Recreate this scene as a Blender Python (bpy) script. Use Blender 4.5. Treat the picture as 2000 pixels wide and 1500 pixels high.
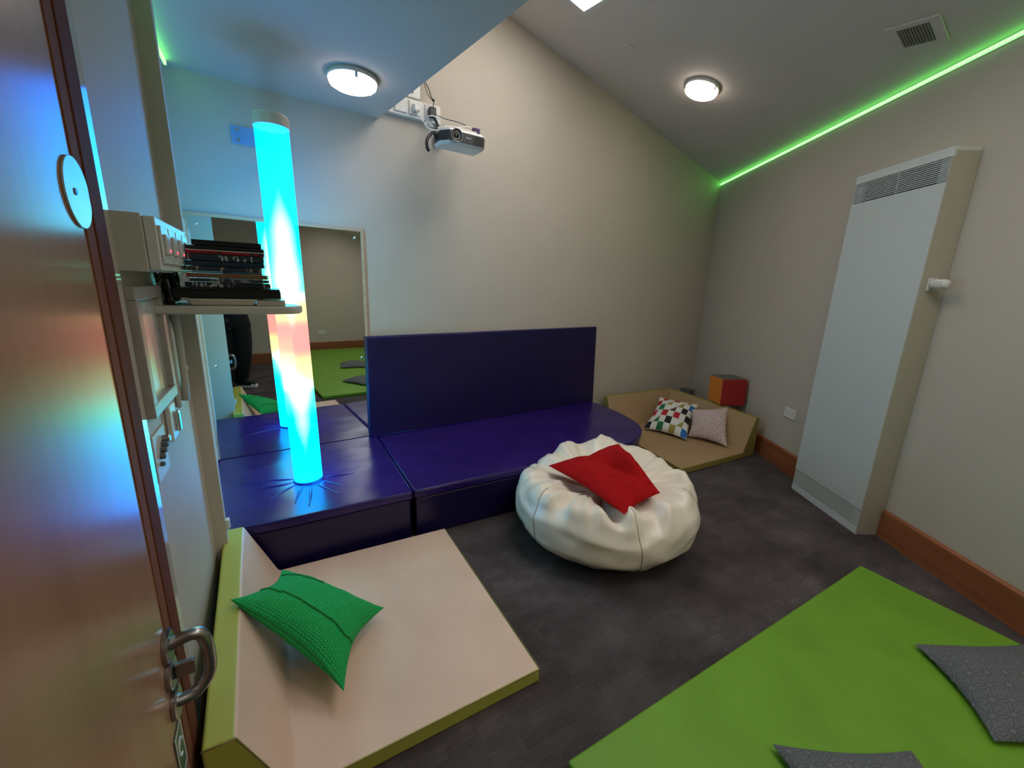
import bpy, bmesh, math, random
from mathutils import Vector, Matrix, noise
random.seed(7)
sc = bpy.context.scene
for o in list(bpy.data.objects): bpy.data.objects.remove(o)
COL = sc.collection

# ------------------------------------------------------------------ camera
FX = 792.342
cam = bpy.data.cameras.new('camera'); camo = bpy.data.objects.new('camera', cam); COL.objects.link(camo)
R0 = Vector((0.86996, -0.49185, 0.03487)); UP0 = None
yaw, pitch, roll = math.radians(29.994), math.radians(13.354), math.radians(2.052)
fwd = Vector((math.sin(yaw)*math.cos(pitch), math.cos(yaw)*math.cos(pitch), -math.sin(pitch)))
r_ = Vector((math.cos(yaw), -math.sin(yaw), 0)); u_ = r_.cross(fwd)
r2 = math.cos(roll)*r_ + math.sin(roll)*u_; u2 = -math.sin(roll)*r_ + math.cos(roll)*u_
camo.matrix_world = Matrix(((r2.x, u2.x, -fwd.x, 0), (r2.y, u2.y, -fwd.y, 0), (r2.z, u2.z, -fwd.z, 1.5), (0, 0, 0, 1)))
cam.sensor_width = 36; cam.lens = FX/2000*36; cam.clip_start = 0.02; cam.clip_end = 60
sc.camera = camo

# ------------------------------------------------------------------ world, exposure
w = bpy.data.worlds.new('world'); sc.world = w; w.use_nodes = True
w.node_tree.nodes['Background'].inputs[0].default_value = (0.60, 0.72, 0.85, 1)
w.node_tree.nodes['Background'].inputs[1].default_value = 0.3
sc.view_settings.view_transform = 'Standard'; sc.view_settings.look = 'None'
sc.view_settings.exposure = 0.0; sc.view_settings.gamma = 1.0
LAMP = 11.0        # radiance of the round ceiling lamps
SKYL = 7.5         # radiance of the rooflight pane
LEDP = 5.0        # radiance of the green strips
TUBE = 6.2         # multiplier of the bubble tube

# ------------------------------------------------------------------ materials
def new_mat(name):
    m = bpy.data.materials.new(name); m.use_nodes = True
    nt = m.node_tree; b = nt.nodes['Principled BSDF']
    return m, nt, b
def L(nt, a, b): nt.links.new(a, b)
def mth(nt, op, a, b=None, c=None):
    n = nt.nodes.new('ShaderNodeMath'); n.operation = op
    for i, v in enumerate((a, b, c)):
        if v is None: continue
        if isinstance(v, (int, float)): n.inputs[i].default_value = v
        else: L(nt, v, n.inputs[i])
    return n.outputs[0]
def coord(nt, kind='Object', scale=(1, 1, 1), rot=(0, 0, 0)):
    t = nt.nodes.new('ShaderNodeTexCoord'); mp = nt.nodes.new('ShaderNodeMapping')
    mp.inputs['Scale'].default_value = scale; mp.inputs['Rotation'].default_value = rot
    L(nt, t.outputs[kind], mp.inputs[0]); return mp.outputs[0]
def noise_tex(nt, vec, scale, detail=3, rough=.5):
    n = nt.nodes.new('ShaderNodeTexNoise'); n.inputs['Scale'].default_value = scale
    n.inputs['Detail'].default_value = detail; n.inputs['Roughness'].default_value = rough
    L(nt, vec, n.inputs['Vector']); return n.outputs['Fac']
def ramp(nt, fac, stops, const=False):
    r = nt.nodes.new('ShaderNodeValToRGB'); cr = r.color_ramp
    if const: cr.interpolation = 'CONSTANT'
    while len(cr.elements) < len(stops): cr.elements.new(.5)
    for e, (p, c) in zip(cr.elements, stops):
        e.position = p; e.color = (*c, 1)
    L(nt, fac, r.inputs[0]); return r.outputs[0]
def bump(nt, b, h, strength=.3, dist=.01):
    n = nt.nodes.new('ShaderNodeBump'); n.inputs['Strength'].default_value = strength
    n.inputs['Distance'].default_value = dist; L(nt, h, n.inputs['Height']); L(nt, n.outputs[0], b.inputs['Normal'])
def mixc(nt, f, a, b):
    n = nt.nodes.new('ShaderNodeMix'); n.data_type = 'RGBA'
    if isinstance(f, (int, float)): n.inputs[0].default_value = f
    else: L(nt, f, n.inputs[0])
    for i, v in ((6, a), (7, b)):
        if isinstance(v, tuple): n.inputs[i].default_value = (*v, 1)
        else: L(nt, v, n.inputs[i])
    return n.outputs[2]
def simple(name, col, rough=.5, metal=0, var=.08, nscale=30, bstr=0, bscale=80, coat=0, spec=.5, bdist=.003):
    m, nt, b = new_mat(name)
    c = coord(nt)
    f = noise_tex(nt, c, nscale)
    d = tuple(x*(1-var) for x in col); l = tuple(min(1, x*(1+var)) for x in col)
    L(nt, ramp(nt, f, [(.3, d), (.7, l)]), b.inputs['Base Color'])
    b.inputs['Roughness'].default_value = rough; b.inputs['Metallic'].default_value = metal
    b.inputs['Coat Weight'].default_value = coat; b.inputs['Specular IOR Level'].default_value = spec
    if bstr: bump(nt, b, noise_tex(nt, c, bscale, 4), bstr, bdist)
    return m
def emit(name, col, s):
    m, nt, b = new_mat(name); nt.nodes.remove(b)
    e = nt.nodes.new('ShaderNodeEmission'); e.inputs[0].default_value = (*col, 1); e.inputs[1].default_value = s
    L(nt, e.outputs[0], nt.nodes['Material Output'].inputs[0]); return m
def wood(name, a, b_, rough=.35, scale=1.0, axis='Z', coat=0):
    m, nt, b = new_mat(name)
    s = {'Z': (14, 14, .9), 'X': (.9, 14, 14), 'Y': (14, .9, 14)}[axis]
    c = coord(nt, scale=tuple(x*scale for x in s))
    f = noise_tex(nt, c, 2.2, 6, .6)
    L(nt, ramp(nt, f, [(.3, a), (.7, b_)]), b.inputs['Base Color'])
    b.inputs['Roughness'].default_value = rough; b.inputs['Coat Weight'].default_value = coat
    return m

M = {}
M['wall'] = simple('wall_paint', (.55, .49, .42), .55, var=.02, nscale=3, bstr=.06, bscale=160, spec=.35)
M['wall_back'] = simple('wall_paint_matt', (.57, .495, .415), .75, var=.02, nscale=3, bstr=.06, bscale=160)
M['ceil'] = simple('ceiling_paint', (.64, .585, .54), .8, var=.02, nscale=3)
M['white'] = simple('white_plastic', (.72, .70, .67), .35, var=.02)
M['whitemetal'] = simple('white_enamel', (.66, .68, .66), .45, var=.02)
M['cream'] = simple('cream_enamel', (.56, .53, .46), .5, var=.02)
M['dark'] = simple('dark_plastic', (.02, .021, .023), .35)
M['black'] = simple('black_plastic', (.008, .008, .009), .4)
M['slot'] = simple('dark_gap', (.015, .015, .015), .9)
M['steel'] = simple('brushed_steel', (.42, .40, .39), .3, metal=1)
M['chrome'] = simple('chrome', (.75, .75, .75), .15, metal=1)
M['skirt'] = wood('skirting_wood', (.25, .075, .028), (.38, .125, .05), .35, axis='X')
M['door'] = wood('door_veneer', (.37, .19, .115), (.44, .235, .145), .24, scale=.45)
M['lip'] = wood('door_lipping', (.125, .036, .016), (.16, .047, .021), .75)
M['lip2'] = wood('door_lipping_light', (.21, .075, .038), (.24, .09, .046), .75)
for k_ in ('lip', 'lip2'): M[k_].node_tree.nodes['Principled BSDF'].inputs['Specular IOR Level'].default_value = .15
M['pine'] = wood('pine_frame', (.52, .33, .20), (.66, .45, .29), .5, axis='X')
M['yellow'] = simple('lime_yellow_vinyl', (.47, .47, .075), .5, var=.04, nscale=8)
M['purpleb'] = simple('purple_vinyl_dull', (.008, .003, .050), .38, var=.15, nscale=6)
M['fab_red'] = simple('red_cotton', (.40, .008, .009), .95, var=.08, bstr=.3, bscale=400, spec=.1)
M['orange'] = simple('orange_vinyl', (.72, .22, .02), .5, var=.04)
M['red'] = simple('red_vinyl', (.34, .012, .010), .5, var=.04)
M['darkgrey'] = simple('dark_grey_vinyl', (.12, .12, .115), .6)
M['mirror'] = None
m, nt, b = new_mat('mirror_acrylic'); b.inputs['Base Color'].default_value = (.82, .86, .82, 1); b.inputs['Metallic'].default_value = 1; b.inputs['Roughness'].default_value = .012; M['mirror'] = m

def vinyl_purple():
    m, nt, b = new_mat('purple_vinyl')
    c = coord(nt)
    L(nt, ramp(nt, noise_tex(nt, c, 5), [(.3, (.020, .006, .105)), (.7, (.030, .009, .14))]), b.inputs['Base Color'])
    b.inputs['Roughness'].default_value = .26
    c2 = coord(nt, scale=(1.0, 1.7, 1), rot=(0, 0, .5))
    a = noise_tex(nt, c2, 2.2, 1, .3)
    bump(nt, b, a, .35, .05)
    return m
M['purple'] = vinyl_purple()
def vinyl_tan(name, a, b_, wr=.25):
    m, nt, b = new_mat(name)
    c = coord(nt)
    L(nt, ramp(nt, noise_tex(nt, c, 4), [(.3, a), (.7, b_)]), b.inputs['Base Color'])
    b.inputs['Roughness'].default_value = .5
    c2 = coord(nt, scale=(3.4, 1.0, 1), rot=(0, 0, -.45))
    bump(nt, b, noise_tex(nt, c2, 2.2, 2, .4), wr, .03)
    return m
M['tan'] = vinyl_tan('beige_pink_vinyl', (.76, .51, .385), (.84, .58, .445), .42)
M['tan2'] = vinyl_tan('ochre_vinyl', (.40, .25, .125), (.45, .29, .15), .08)
M['olive'] = simple('olive_vinyl', (.30, .24, .06), .5, var=.04, nscale=8)
M['lime'] = vinyl_tan('lime_green_vinyl', (.140, .31, .016), (.165, .36, .02), .22)

def carpet():
    m, nt, b = new_mat('carpet_tiles')
    c = coord(nt)
    v = nt.nodes.new('ShaderNodeTexBrick'); v.inputs['Scale'].default_value = 1.0
    v.inputs['Brick Width'].default_value = .12; v.inputs['Row Height'].default_value = .05
    v.inputs['Mortar Size'].default_value = .0; v.inputs['Bias'].default_value = -.2
    v.inputs['Color1'].default_value = (0, 0, 0, 1); v.inputs['Color2'].default_value = (1, 1, 1, 1)
    L(nt, c, v.inputs[0])
    big = noise_tex(nt, c, 3.0, 3)
    c1 = coord(nt, scale=(6, 90, 1)); fine = noise_tex(nt, c1, 2.5, 4, .7)
    c3 = coord(nt, scale=(260, 260, 1)); speck = noise_tex(nt, c3, 1, 1)
    k = mth(nt, 'MULTIPLY', v.outputs['Color'], .08)
    k = mth(nt, 'ADD', k, mth(nt, 'MULTIPLY', big, .45))
    k = mth(nt, 'ADD', k, mth(nt, 'MULTIPLY', fine, .38))
    k = mth(nt, 'ADD', k, mth(nt, 'MULTIPLY', speck, .22))
    L(nt, ramp(nt, k, [(.30, (.026, .021, .024)), (.50, (.073, .058, .058)), (.64, (.112, .091, .092)), (.80, (.27, .235, .24))]), b.inputs['Base Color'])
    b.inputs['Roughness'].default_value = .95; b.inputs['Specular IOR Level'].default_value = .15
    bump(nt, b, mth(nt, 'ADD', fine, speck), .6, .006)
    return m
M['carpet'] = carpet()

def beanbag_mat():
    m, nt, b = new_mat('cream_coated_fabric')
    c = coord(nt)
    L(nt, ramp(nt, noise_tex(nt, c, 3), [(.3, (.88, .76, .63)), (.7, (.94, .83, .70))]), b.inputs['Base Color'])
    b.inputs['Roughness'].default_value = .30
    nn = noise_tex(nt, coord(nt, scale=(1, 1, 1.6)), 3.2, 3, .5)
    nn.node.noise_type = 'RIDGED_MULTIFRACTAL'
    bump(nt, b, nn, .6, .05)
    return m
M['bean'] = beanbag_mat()

def waffle():
    m, nt, b = new_mat('green_waffle_knit')
    c = coord(nt, 'UV')
    s = nt.nodes.new('ShaderNodeSeparateXYZ'); L(nt, c, s.inputs[0])
    N = 38*math.pi
    a = mth(nt, 'ABSOLUTE', mth(nt, 'SINE', mth(nt, 'MULTIPLY', s.outputs[0], N)))
    d = mth(nt, 'ABSOLUTE', mth(nt, 'SINE', mth(nt, 'MULTIPLY', s.outputs[1], N)))
    h = mth(nt, 'MINIMUM', mth(nt, 'POWER', a, .6), mth(nt, 'POWER', d, .6))
    L(nt, ramp(nt, h, [(.0, (.006, .22, .045)), (.5, (.012, .50, .11))]), b.inputs['Base Color'])
    b.inputs['Roughness'].default_value = .9
    bump(nt, b, h, .8, .006)
    return m
M['waffle'] = waffle()

def checker_fabric():
    m, nt, b = new_mat('multicolour_check_fabric')
    c = coord(nt, 'UV', scale=(7, 6, 1))
    s = nt.nodes.new('ShaderNodeSeparateXYZ'); L(nt, c, s.inputs[0])
    fx = mth(nt, 'FLOOR', s.outputs[0]); fy = mth(nt, 'FLOOR', s.outputs[1])
    par = mth(nt, 'MODULO', mth(nt, 'ADD', fx, fy), 2)
    cb = nt.nodes.new('ShaderNodeCombineXYZ'); L(nt, mth(nt, 'ADD', fx, 17.3), cb.inputs[0]); L(nt, mth(nt, 'ADD', fy, 5.7), cb.inputs[1])
    wn = nt.nodes.new('ShaderNodeTexWhiteNoise'); wn.noise_dimensions = '2D'; L(nt, cb.outputs[0], wn.inputs['Vector'])
    colr = ramp(nt, wn.outputs['Value'], [(0, (.50, .02, .03)), (.15, (.012, .012, .016)), (.38, (.09, .035, .03)), (.55, (.02, .16, .05)), (.70, (.02, .14, .42)), (.82, (.33, .26, .05)), (.92, (.35, .27, .15))], True)
    frx = mth(nt, 'FRACT', s.outputs[0]); fry = mth(nt, 'FRACT', s.outputs[1])
    tri = mth(nt, 'GREATER_THAN', mth(nt, 'ADD', frx, fry), 1.0)
    istri = mth(nt, 'GREATER_THAN', wn.outputs['Color'], .58)
    keep = mth(nt, 'MAXIMUM', mth(nt, 'SUBTRACT', 1, istri), tri)
    f = mth(nt, 'MULTIPLY', par, keep)
    L(nt, mixc(nt, f, (.74, .72, .66), colr), b.inputs['Base Color'])
    b.inputs['Roughness'].default_value = .9
    return m
M['check'] = checker_fabric()

def ring_fabric():
    m, nt, b = new_mat('pink_ring_print_fabric')
    c = coord(nt, 'UV')
    v = nt.nodes.new('ShaderNodeTexVoronoi'); v.voronoi_dimensions = '2D'; v.inputs['Scale'].default_value = 7
    v.inputs['Randomness'].default_value = .6; L(nt, c, v.inputs['Vector'])
    d = mth(nt, 'ABSOLUTE', mth(nt, 'SINE', mth(nt, 'MULTIPLY', v.outputs['Distance'], 9)))
    L(nt, ramp(nt, d, [(.30, (.36, .23, .215)), (.55, (.66, .50, .47))]), b.inputs['Base Color'])
    b.inputs['Roughness'].default_value = .9; return m
M['rings'] = ring_fabric()

def star_fabric():
    m, nt, b = new_mat('charcoal_star_flower_fabric')
    c = coord(nt, 'UV', scale=(8, 8, 1))
    s = nt.nodes.new('ShaderNodeSeparateXYZ'); L(nt, c, s.inputs[0])
    row = mth(nt, 'FLOOR', s.outputs[1])
    xx = mth(nt, 'ADD', s.outputs[0], mth(nt, 'MULTIPLY', mth(nt, 'MODULO', row, 2), .5))
    px = mth(nt, 'SUBTRACT', mth(nt, 'FRACT', xx), .5); py = mth(nt, 'SUBTRACT', mth(nt, 'FRACT', s.outputs[1]), .5)
    r = mth(nt, 'SQRT', mth(nt, 'ADD', mth(nt, 'MULTIPLY', px, px), mth(nt, 'MULTIPLY', py, py)))
    ang = mth(nt, 'ARCTAN2', py, px)
    pet = mth(nt, 'ABSOLUTE', mth(nt, 'SINE', mth(nt, 'MULTIPLY', ang, 6)))
    wid = mth(nt, 'MULTIPLY', pet, r)
    line = mth(nt, 'LESS_THAN', wid, .085)
    dot = mth(nt, 'LESS_THAN', r, .13)
    f = mth(nt, 'MULTIPLY', line, mth(nt, 'SUBTRACT', 1, dot))
    base = mixc(nt, f, (.125, .13, .135), (.040, .042, .046))
    L(nt, mixc(nt, dot, base, (.155, .16, .165)), b.inputs['Base Color'])
    b.inputs['Roughness'].default_value = .85; return m
M['star'] = star_fabric()

# ------------------------------------------------------------------ mesh helpers
class MB:
    def __init__(s): s.v = []; s.f = []; s.uv = None; s.smooth = False; s.fm = {}
    def add(s, vs, fs, mi=0):
        n = len(s.v); s.v += [Vector(p) for p in vs]
        for f in fs:
            if mi: s.fm[len(s.f)] = mi
            s.f.append([i+n for i in f])
        return s
    def box(s, x0, x1, y0, y1, z0, z1, mi=0):
        return s.add([(x0, y0, z0), (x1, y0, z0), (x1, y1, z0), (x0, y1, z0), (x0, y0, z1), (x1, y0, z1), (x1, y1, z1), (x0, y1, z1)],
                     [(0, 3, 2, 1), (4, 5, 6, 7), (0, 1, 5, 4), (1, 2, 6, 5), (2, 3, 7, 6), (3, 0, 4, 7)], mi)
    def hexa(s, lo, hi, mi=0):        # quads given counter-clockwise seen from above
        return s.add(list(lo)+list(hi), [(0, 3, 2, 1), (4, 5, 6, 7), (0, 1, 5, 4), (1, 2, 6, 5), (2, 3, 7, 6), (3, 0, 4, 7)], mi)
    def prism(s, pts, z0, z1, mi=0):
        n = len(pts)
        return s.add([(p[0], p[1], z0) for p in pts]+[(p[0], p[1], z1) for p in pts],
                     [tuple(range(n-1, -1, -1)), tuple(range(n, 2*n))]+[(i, (i+1) % n, n+(i+1) % n, n+i) for i in range(n)], mi)
    def lathe(s, prof, c=(0, 0, 0), n=32, axis='Z', mi=0, closed=False):   # prof: (radius, height)
        vs = []; fs = []
        for (r, h) in prof:
            for k in range(n):
                a = 2*math.pi*k/n; x, y = r*math.cos(a), r*math.sin(a)
                p = {'Z': (x, y, h), 'X': (h, x, y), 'Y': (y, h, x)}[axis]
                vs.append((c[0]+p[0], c[1]+p[1], c[2]+p[2]))
        m_ = len(prof)
        for i in range(m_-1):
            for k in range(n):
                fs.append((i*n+k, i*n+(k+1) % n, (i+1)*n+(k+1) % n, (i+1)*n+k))
        if closed:
            for k in range(n): fs.append(((m_-1)*n+k, (m_-1)*n+(k+1) % n, (k+1) % n, k))
        else:
            fs.append(tuple(range(n-1, -1, -1))); fs.append(tuple((m_-1)*n+k for k in range(n)))
        return s.add(vs, fs, mi)
    def tube(s, pts, r, n=10, mi=0):
        pts = [Vector(p) for p in pts]; vs = []; fs = []
        up = Vector((0, 0, 1)); prev = None
        for i, p in enumerate(pts):
            t = (pts[min(i+1, len(pts)-1)]-pts[max(i-1, 0)]).normalized()
            if prev is None:
                a = t.cross(up if abs(t.z) < .9 else Vector((1, 0, 0))).normalized()
            else: a = (prev - t*prev.dot(t)).normalized()
            prev = a; b = t.cross(a)
            rr = r[i] if isinstance(r, (list, tuple)) else r
            for k in range(n):
                an = 2*math.pi*k/n; vs.append(p+a*rr*math.cos(an)+b*rr*math.sin(an))
        for i in range(len(pts)-1):
            for k in range(n): fs.append((i*n+k, i*n+(k+1) % n, (i+1)*n+(k+1) % n, (i+1)*n+k))
        fs.append(tuple(range(n-1, -1, -1))); fs.append(tuple((len(pts)-1)*n+k for k in range(n)))
        return s.add(vs, fs, mi)
    def build(s, name, mat, parent=None, world=False, bevel=0, seg=3, smooth=False, sub=0, uvs=None):
        vs = s.v
        if world and parent is not None:
            inv = parent.matrix_basis.inverted(); vs = [inv @ p for p in vs]
        me = bpy.data.meshes.new(name); me.from_pydata([tuple(p) for p in vs], [], s.f)
        mats = mat if isinstance(mat, (list, tuple)) else [mat]
        for m_ in mats: me.materials.append(m_)
        for i, k in s.fm.items(): me.polygons[i].material_index = k
        bm = bmesh.new(); bm.from_mesh(me); bmesh.ops.recalc_face_normals(bm, faces=bm.faces); bm.to_mesh(me); bm.free()
        if uvs:
            ul = me.uv_layers.new(name='UVMap')
            for lp in me.loops: ul.data[lp.index].uv = uvs[lp.vertex_index]
        o = bpy.data.objects.new(name, me); COL.objects.link(o)
        if parent is not None: o.parent = parent
        if smooth or bevel:
            for p in me.polygons: p.use_smooth = True
        if bevel:
            md = o.modifiers.new('bevel', 'BEVEL'); md.width = bevel; md.segments = seg; md.limit_method = 'ANGLE'; md.angle_limit = math.radians(35); md.harden_normals = True
        if sub:
            md = o.modifiers.new('sub', 'SUBSURF'); md.levels = sub; md.render_levels = sub
        return o
def spline(pts, n=12):
    P = [Vector(p) for p in pts]; out = []
    for i in range(len(P)-1):
        p0, p1, p2, p3 = P[max(i-1, 0)], P[i], P[i+1], P[min(i+2, len(P)-1)]
        for k in range(n):
            t = k/n
            out.append(.5*((2*p1)+(-p0+p2)*t+(2*p0-5*p1+4*p2-p3)*t*t+(-p0+3*p1-3*p2+p3)*t**3))
    out.append(P[-1]); return out
def tag(o, label, cat, group=None):
    o['label'] = label; o['category'] = cat
    if group: o['group'] = group
    return o
def thing(name, label, cat, loc=(0, 0, 0), rz=0, group=None, mat4=None):
    o = bpy.data.objects.new(name, None); COL.objects.link(o); o.empty_display_size = .05
    o.matrix_basis = mat4 if mat4 is not None else Matrix.Translation(loc) @ Matrix.Rotation(rz, 4, 'Z')
    return tag(o, label, cat, group)
def struct(o): o['kind'] = 'structure'; return o
def uvplane(mb): pass

# ------------------------------------------------------------------ room geometry
O2 = Vector((3.324, .873, 0)); RW = math.radians(90-30.053); wd = Vector((.5008, .8656, 0)); nr = Vector((-.8656, .5008, 0))
TS = .056; BWR = math.atan(TS)
def wy(x): return 3.16+TS*x
Z0 = 2.822; SL = .2777
def zc(x, y): return Z0+SL*((Vector((x, y, 0))-O2).dot(nr))
ns = Vector((-nr.x*SL, -nr.y*SL, 1)).normalized()
FC = 2.60
def sof(y): return .954-.158*(y-1.682)      # x of the edge of the flat ceiling
BL = (-.44, wy(-.44)); BR = (4.803, 3.429)
corners = [(-.44, 2.0), (-.44, BL[1]), BR, (2.78, -.068), (2.78, -3.45), (.95, -3.45), (.95, -2.25), (-1.25, -2.25), (-1.25, -.12), (-.33, -.12), (-.33, 2.0)]
def wall(name, a, b_, mat, flat=False, bottom=0, th=.1, top=None):
    a = Vector((*a, 0)); b_ = Vector((*b_, 0)); d = (b_-a).normalized(); n = Vector((-d.y, d.x, 0))  # outward = left of travel a->b
    e = d*th*0
    za = top if top else (zc(a.x, a.y)+.02); zb = top if top else (zc(b_.x, b_.y)+.02)
    mb = MB(); mb.hexa([a-e, b_+e, b_+n*th, a+n*th], [(a-e)+Vector((0, 0, za)), b_+Vector((0, 0, zb)), b_+n*th+Vector((0, 0, zb)), a+n*th+Vector((0, 0, za))])
    return struct(mb.build(name, mat))
wall('wall_back', corners[1], corners[2], M['wall_back'])
wall('wall_right', corners[2], corners[3], M['wall_back'])
wall('wall_right_side', corners[3], corners[4], M['wall_back'], top=2.9)
wall('wall_front', corners[4], corners[5], M['wall_back'], top=2.9)
wall('wall_front_return', corners[5], (.95, -2.253), M['wall_back'], top=2.9)
wall('wall_front_left', corners[6], corners[7], M['wall_back'], top=2.9)
wall('wall_entry', corners[7], corners[8], M['wall_back'], top=2.9)
wall('wall_entry_side', corners[8], corners[9], M['wall_back'], top=2.9)
wall('wall_left', (-.33, -.117), corners[10], M['wall'], top=FC+.05)
wall('wall_left_alcove', corners[0], corners[1], M['wall_back'], top=FC+.05)
mb = MB(); mb.box(-.44, -.282, 2.0, 2.035, 0, FC)
struct(mb.build('wall_left_pier', M['wall_back'], bevel=.002))
mb = MB(); mb.prism([(-1.4, -3.6), (5.0, -3.6), (5.0, 3.6), (-1.4, 3.6)], -.08, 0)
struct(mb.build('floor', M['carpet']))
# flat ceiling with its fascia, built as one solid slab up to the slope
mb = MB()
ya, yb = -3.6, 3.3
A_ = [(-1.4, ya), (sof(ya), ya), (sof(yb), yb), (-1.4, yb)]
mb.hexa([(x, y, FC) for x, y in A_], [(x, y, FC+.05 if x < 0 else max(zc(x, y)+.01, FC+.05)) for x, y in A_])
struct(mb.build('ceiling_flat', M['ceil']))
# sloped ceiling with holes for the rooflight and two added panes (aligned with the back wall)
LIGHTS_ = [(1.30, 2.05, 1.75, 2.72, SKYL), (1.30, 2.05, -.55, .95, SKYL*.85), (1.55, 2.30, -2.6, -1.7, SKYL*.9)]  # last two are unseen panes, added to brighten beanbag, mat and mirror view
xs = [0, 1.30, 1.55, 2.05, 2.30, 5.1]; ys = [-3.6, -2.6, -1.7, -.55, .95, 1.75, 2.72, 3.7]
mb = MB()
for i in range(5):
    for j in range(7):
        cx_, cy_ = (xs[i]+xs[i+1])/2, (ys[j]+ys[j+1])/2
        if any(x0 < cx_ < x1 and y0 < cy_ < y1 for x0, x1, y0, y1, _ in LIGHTS_): continue
        q = [(xs[i], ys[j]), (xs[i+1], ys[j]), (xs[i+1], ys[j+1]), (xs[i], ys[j+1])]
        mb.hexa([(x, y, zc(x, y)) for x, y in q], [(x, y, zc(x, y)+.08) for x, y in q])
struct(mb.build('ceiling_sloped', M['ceil']))
def ringed(mb, x0, x1, y0, y1, t, d0, d1):
    for (a, b2, c, d) in ((x0, x1, y0, y0+t), (x0, x1, y1-t, y1), (x0, x0+t, y0+t, y1-t), (x1-t, x1, y0+t, y1-t)):
        qq = [(a, c), (b2, c), (b2, d), (a, d)]
        mb.hexa([(x, y, zc(x, y)+d0) for x, y in qq], [(x, y, zc(x, y)+d1) for x, y in qq])
for k, (x0, x1, y0, y1, st_) in enumerate(LIGHTS_):
    t = .02; wf = MB(); ringed(wf, x0, x1, y0, y1, t, .0, .10)
    win = struct(wf.build('window_and_fill_%d' % (k+1), M['whitemetal']))
    g = MB(); qq = [(x0+t, y0+t), (x1-t, y0+t), (x1-t, y1-t), (x0+t, y1-t)]
    g.hexa([(x, y, zc(x, y)+.03) for x, y in qq], [(x, y, zc(x, y)+.04) for x, y in qq])
    g.build('pane', emit('daylit_and_fill_glazing_%d' % (k+1), (1.0, .98, .95), st_), win)

# skirting boards
def skirt(name, a, b_, z=.19, th=.018, ea=0, eb=0):
    a = Vector((*a, 0)); b_ = Vector((*b_, 0)); Ln = (b_-a).length; ang = math.atan2(b_.y-a.y, b_.x-a.x)
    o = MB().box(ea, Ln-eb, -th, 0, 0, z-.012).add([(ea, -th, z-.012), (Ln-eb, -th, z-.012), (Ln-eb, 0, z-.012), (ea, 0, z-.012), (ea, -th*.5, z), (Ln-eb, -th*.5, z), (Ln-eb, 0, z), (ea, 0, z)],
        [(4, 5, 6, 7), (0, 1, 5, 4), (1, 2, 6, 5), (3, 0, 4, 7), (2, 3, 7, 6)]).build(name, M['skirt'])
    o.matrix_basis = Matrix.Translation(a) @ Matrix.Rotation(ang, 4, 'Z'); return struct(o)
LR = (Vector(BR)-O2.xy).length
skirt('baseboard_back', (.2, wy(.2)), BR)
# right wall: corner -> radiator, radiator -> bend   (u measured from O2 along wd)
def rwp(u): p = O2+wd*u; return (p.x, p.y)
skirt('baseboard_right', BR, rwp(.61))
skirt('baseboard_right_near', rwp(-.035), (2.78, -.068))
skirt('baseboard_right_side', (2.78, -.068), corners[4])
skirt('baseboard_front', corners[4], corners[5])
skirt('baseboard_front_left', corners[6], corners[7])
skirt('baseboard_left', (-.33, -.12), (-.33, 2.0), z=.15, th=.012)
# gloss trim on the left wall, added and angled to catch the tube's reflection
mb = MB(); mb.prism([(-.3295, 1.24), (-.3289, 1.24), (-.325, 1.352), (-.3295, 1.352)], .15, 2.35)
struct(mb.build('glint_trim_1', simple('gloss_trim', (.56, .50, .43), .10, var=.02)))

# ------------------------------------------------------------------ lighting fixtures
def lamp(label, mat4, dm=None):
    t = thing('ceiling_light', label, 'ceiling light', mat4=mat4, group=None)
    MB().lathe([(.128, 0), (.132, -.012), (.134, -.022), (.128, -.026)], n=48).build('base_ring', M['white'], t, smooth=True)
    MB().lathe([(.124, -.018), (.127, -.030), (.122, -.046), (.105, -.056), (.06, -.062), (.0005, -.063)], n=48).build('diffuser', dm or LMAT, t, smooth=True)
    for k in range(3):
        a = k*2.094+.5
        c = MB(); c.box(.120, .133, -.007, .007, -.05, -.012)
        o = c.build('clip', M['chrome'], t); o.rotation_euler = (0, 0, a)
    return t
LMAT = emit('opal_lamp_diffuser', (1.0, .84, .70), LAMP)
LMAT_LOW = emit('opal_lamp_diffuser_dimmer', (1.0, .87, .77), LAMP*.5)
lamp('round flush ceiling light glowing on the low flat ceiling above the tall glowing tube', Matrix.Translation((.465, 2.68, FC)), LMAT_LOW)
def slopeM(x, y, off=0):
    X = Vector((1, 0, 0)); X = (X-ns*X.dot(ns)).normalized(); Y = ns.cross(X)
    p = Vector((x, y, zc(x, y)))+ns*off
    return Matrix(((X.x, Y.x, ns.x, p.x), (X.y, Y.y, ns.y, p.y), (X.z, Y.z, ns.z, p.z), (0, 0, 0, 1)))
lamp('round flush ceiling light glowing on the sloped ceiling, below the rooflight', slopeM(3.08, 2.48))
lamp('unseen round fill light added on the flat ceiling over the entrance, out of frame', Matrix.Translation((.5, -.4, FC)))  # fill lamp, added to brighten the room by the entrance

lamp('unseen round fill light added over the green mat, out of frame behind the camera', slopeM(2.45, -1.1))  # added lamp, lifts the dim area that the mirror shows

def ledmat():
    m, nt, b = new_mat('green_led_strip'); nt.nodes.remove(b)
    e = nt.nodes.new('ShaderNodeEmission'); c = coord(nt)
    wv = nt.nodes.new('ShaderNodeTexWave'); wv.inputs['Scale'].default_value = 12; L(nt, c, wv.inputs[0])
    L(nt, ramp(nt, wv.outputs['Fac'], [(0, (.13, .9, .11)), (1, (.16, 1.0, .14))]), e.inputs[0]); e.inputs[1].default_value = LEDP
    L(nt, e.outputs[0], nt.nodes['Material Output'].inputs[0]); return m
LED = ledmat()
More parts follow.
